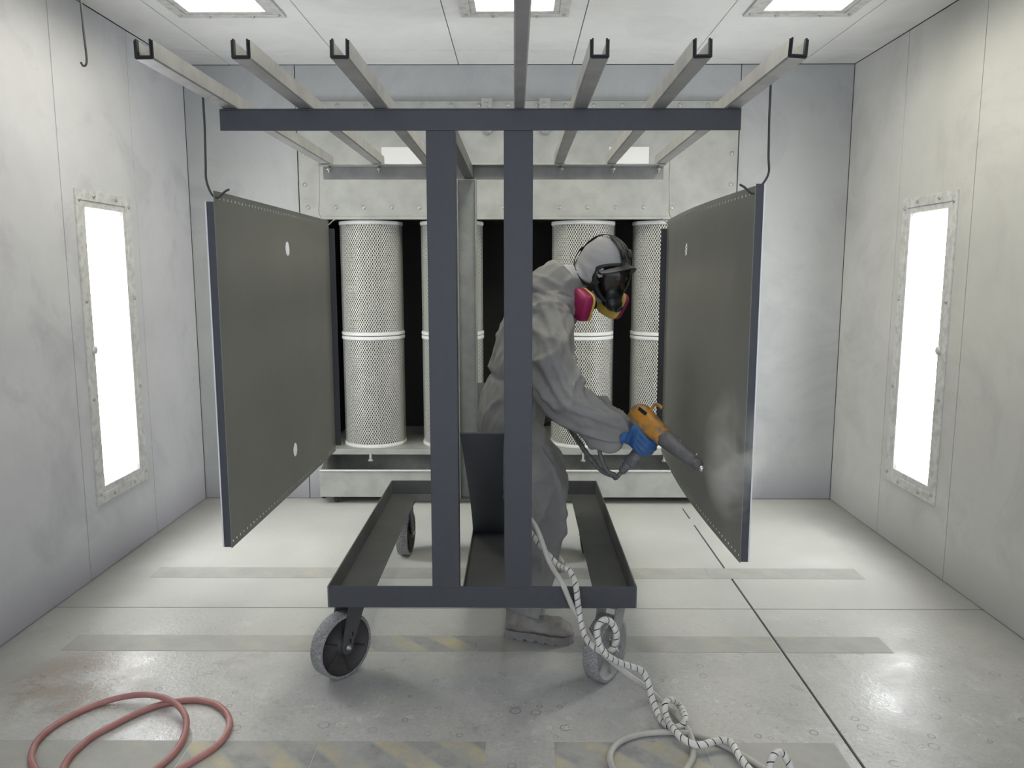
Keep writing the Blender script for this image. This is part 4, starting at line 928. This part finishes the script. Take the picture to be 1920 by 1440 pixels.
# red hose
def cr(x, y, z=.0105): return P(x/3.2, 1040+y/3.2, z=z)
rp = [cr(330, 1480), cr(250, 1350), cr(190, 1240), cr(205, 1150), cr(260, 1078), cr(350, 1010), cr(460, 950), cr(600, 892), cr(740, 853, .02), cr(870, 840, .035), cr(975, 856, .037), cr(1060, 898, .034), cr(1108, 960, .028), cr(1118, 1020, .02), cr(1095, 1110, .012), cr(1040, 1195), cr(950, 1275), cr(800, 1380), cr(600, 1440), cr(430, 1410), cr(370, 1330), cr(400, 1240), cr(460, 1170), cr(560, 1088), cr(690, 1018), cr(820, 952), cr(945, 905), cr(1060, 880), cr(1180, 872), cr(1280, 892), cr(1350, 940), cr(1378, 1005), cr(1355, 1080), cr(1290, 1155), cr(1190, 1220), cr(1060, 1295), cr(850, 1420), cr(600, 1560)]
tag(MB().tube(catmull(rp, 8), .0105, 12).build('red_hose', MAT['red'], org=cr(600, 1200, 0)), 'dull red rubber hose coiled on the floor at the front left', 'hose')

# ------------------------------------------------------------------ airborne powder round the nozzle
def powder(name, label, c, r, dens):
    mb = MB(); mb.ball(c, 1, 10, sc=r)
    m = bpy.data.materials.new(name+'_haze'); m.use_nodes = True; N, L = nt(m); N.remove(N['Principled BSDF'])
    v = N.new('ShaderNodeVolumePrincipled'); v.inputs['Color'].default_value = (.985, .985, .975, 1); v.inputs['Anisotropy'].default_value = .2
    tc = N.new('ShaderNodeTexCoord'); mp = N.new('ShaderNodeMapping'); mp.inputs['Scale'].default_value = [1/x for x in r]; L.new(tc.outputs['Object'], mp.inputs[0])
    ln_ = N.new('ShaderNodeVectorMath'); ln_.operation = 'LENGTH'; L.new(mp.outputs[0], ln_.inputs[0])
    fo = N.new('ShaderNodeMapRange'); fo.inputs[1].default_value = 1.0; fo.inputs[2].default_value = .15; L.new(ln_.outputs['Value'], fo.inputs[0])
    n = N.new('ShaderNodeTexNoise'); n.inputs['Scale'].default_value = 7; n.inputs['Detail'].default_value = 4; n.inputs['Distortion'].default_value = .8; L.new(tc.outputs['Object'], n.inputs['Vector'])
    nr_ = N.new('ShaderNodeMapRange'); nr_.inputs[1].default_value = .42; nr_.inputs[2].default_value = .68; L.new(n.outputs[0], nr_.inputs[0])
    a = N.new('ShaderNodeMath'); a.operation = 'MULTIPLY'; L.new(fo.outputs[0], a.inputs[0]); L.new(nr_.outputs[0], a.inputs[1])
    b = N.new('ShaderNodeMath'); b.operation = 'MULTIPLY'; L.new(a.outputs[0], b.inputs[0]); b.inputs[1].default_value = dens; L.new(b.outputs[0], v.inputs['Density'])
    L.new(v.outputs[0], N['Material Output'].inputs['Volume'])
    o = mb.build(name, m, org=c); o['kind'] = 'stuff'; return tag(o, label, 'powder')
pc = P(1395, 850, Y=2.56)
powder('powder_cloud', 'pale cloud of sprayed powder drifting between the gun nozzle and the right sheet', pc+V((-.03, 0, .0)), (.10, .20, .25), 14.0)

for o in bpy.data.objects:
    if '_o' in o: del o['_o']
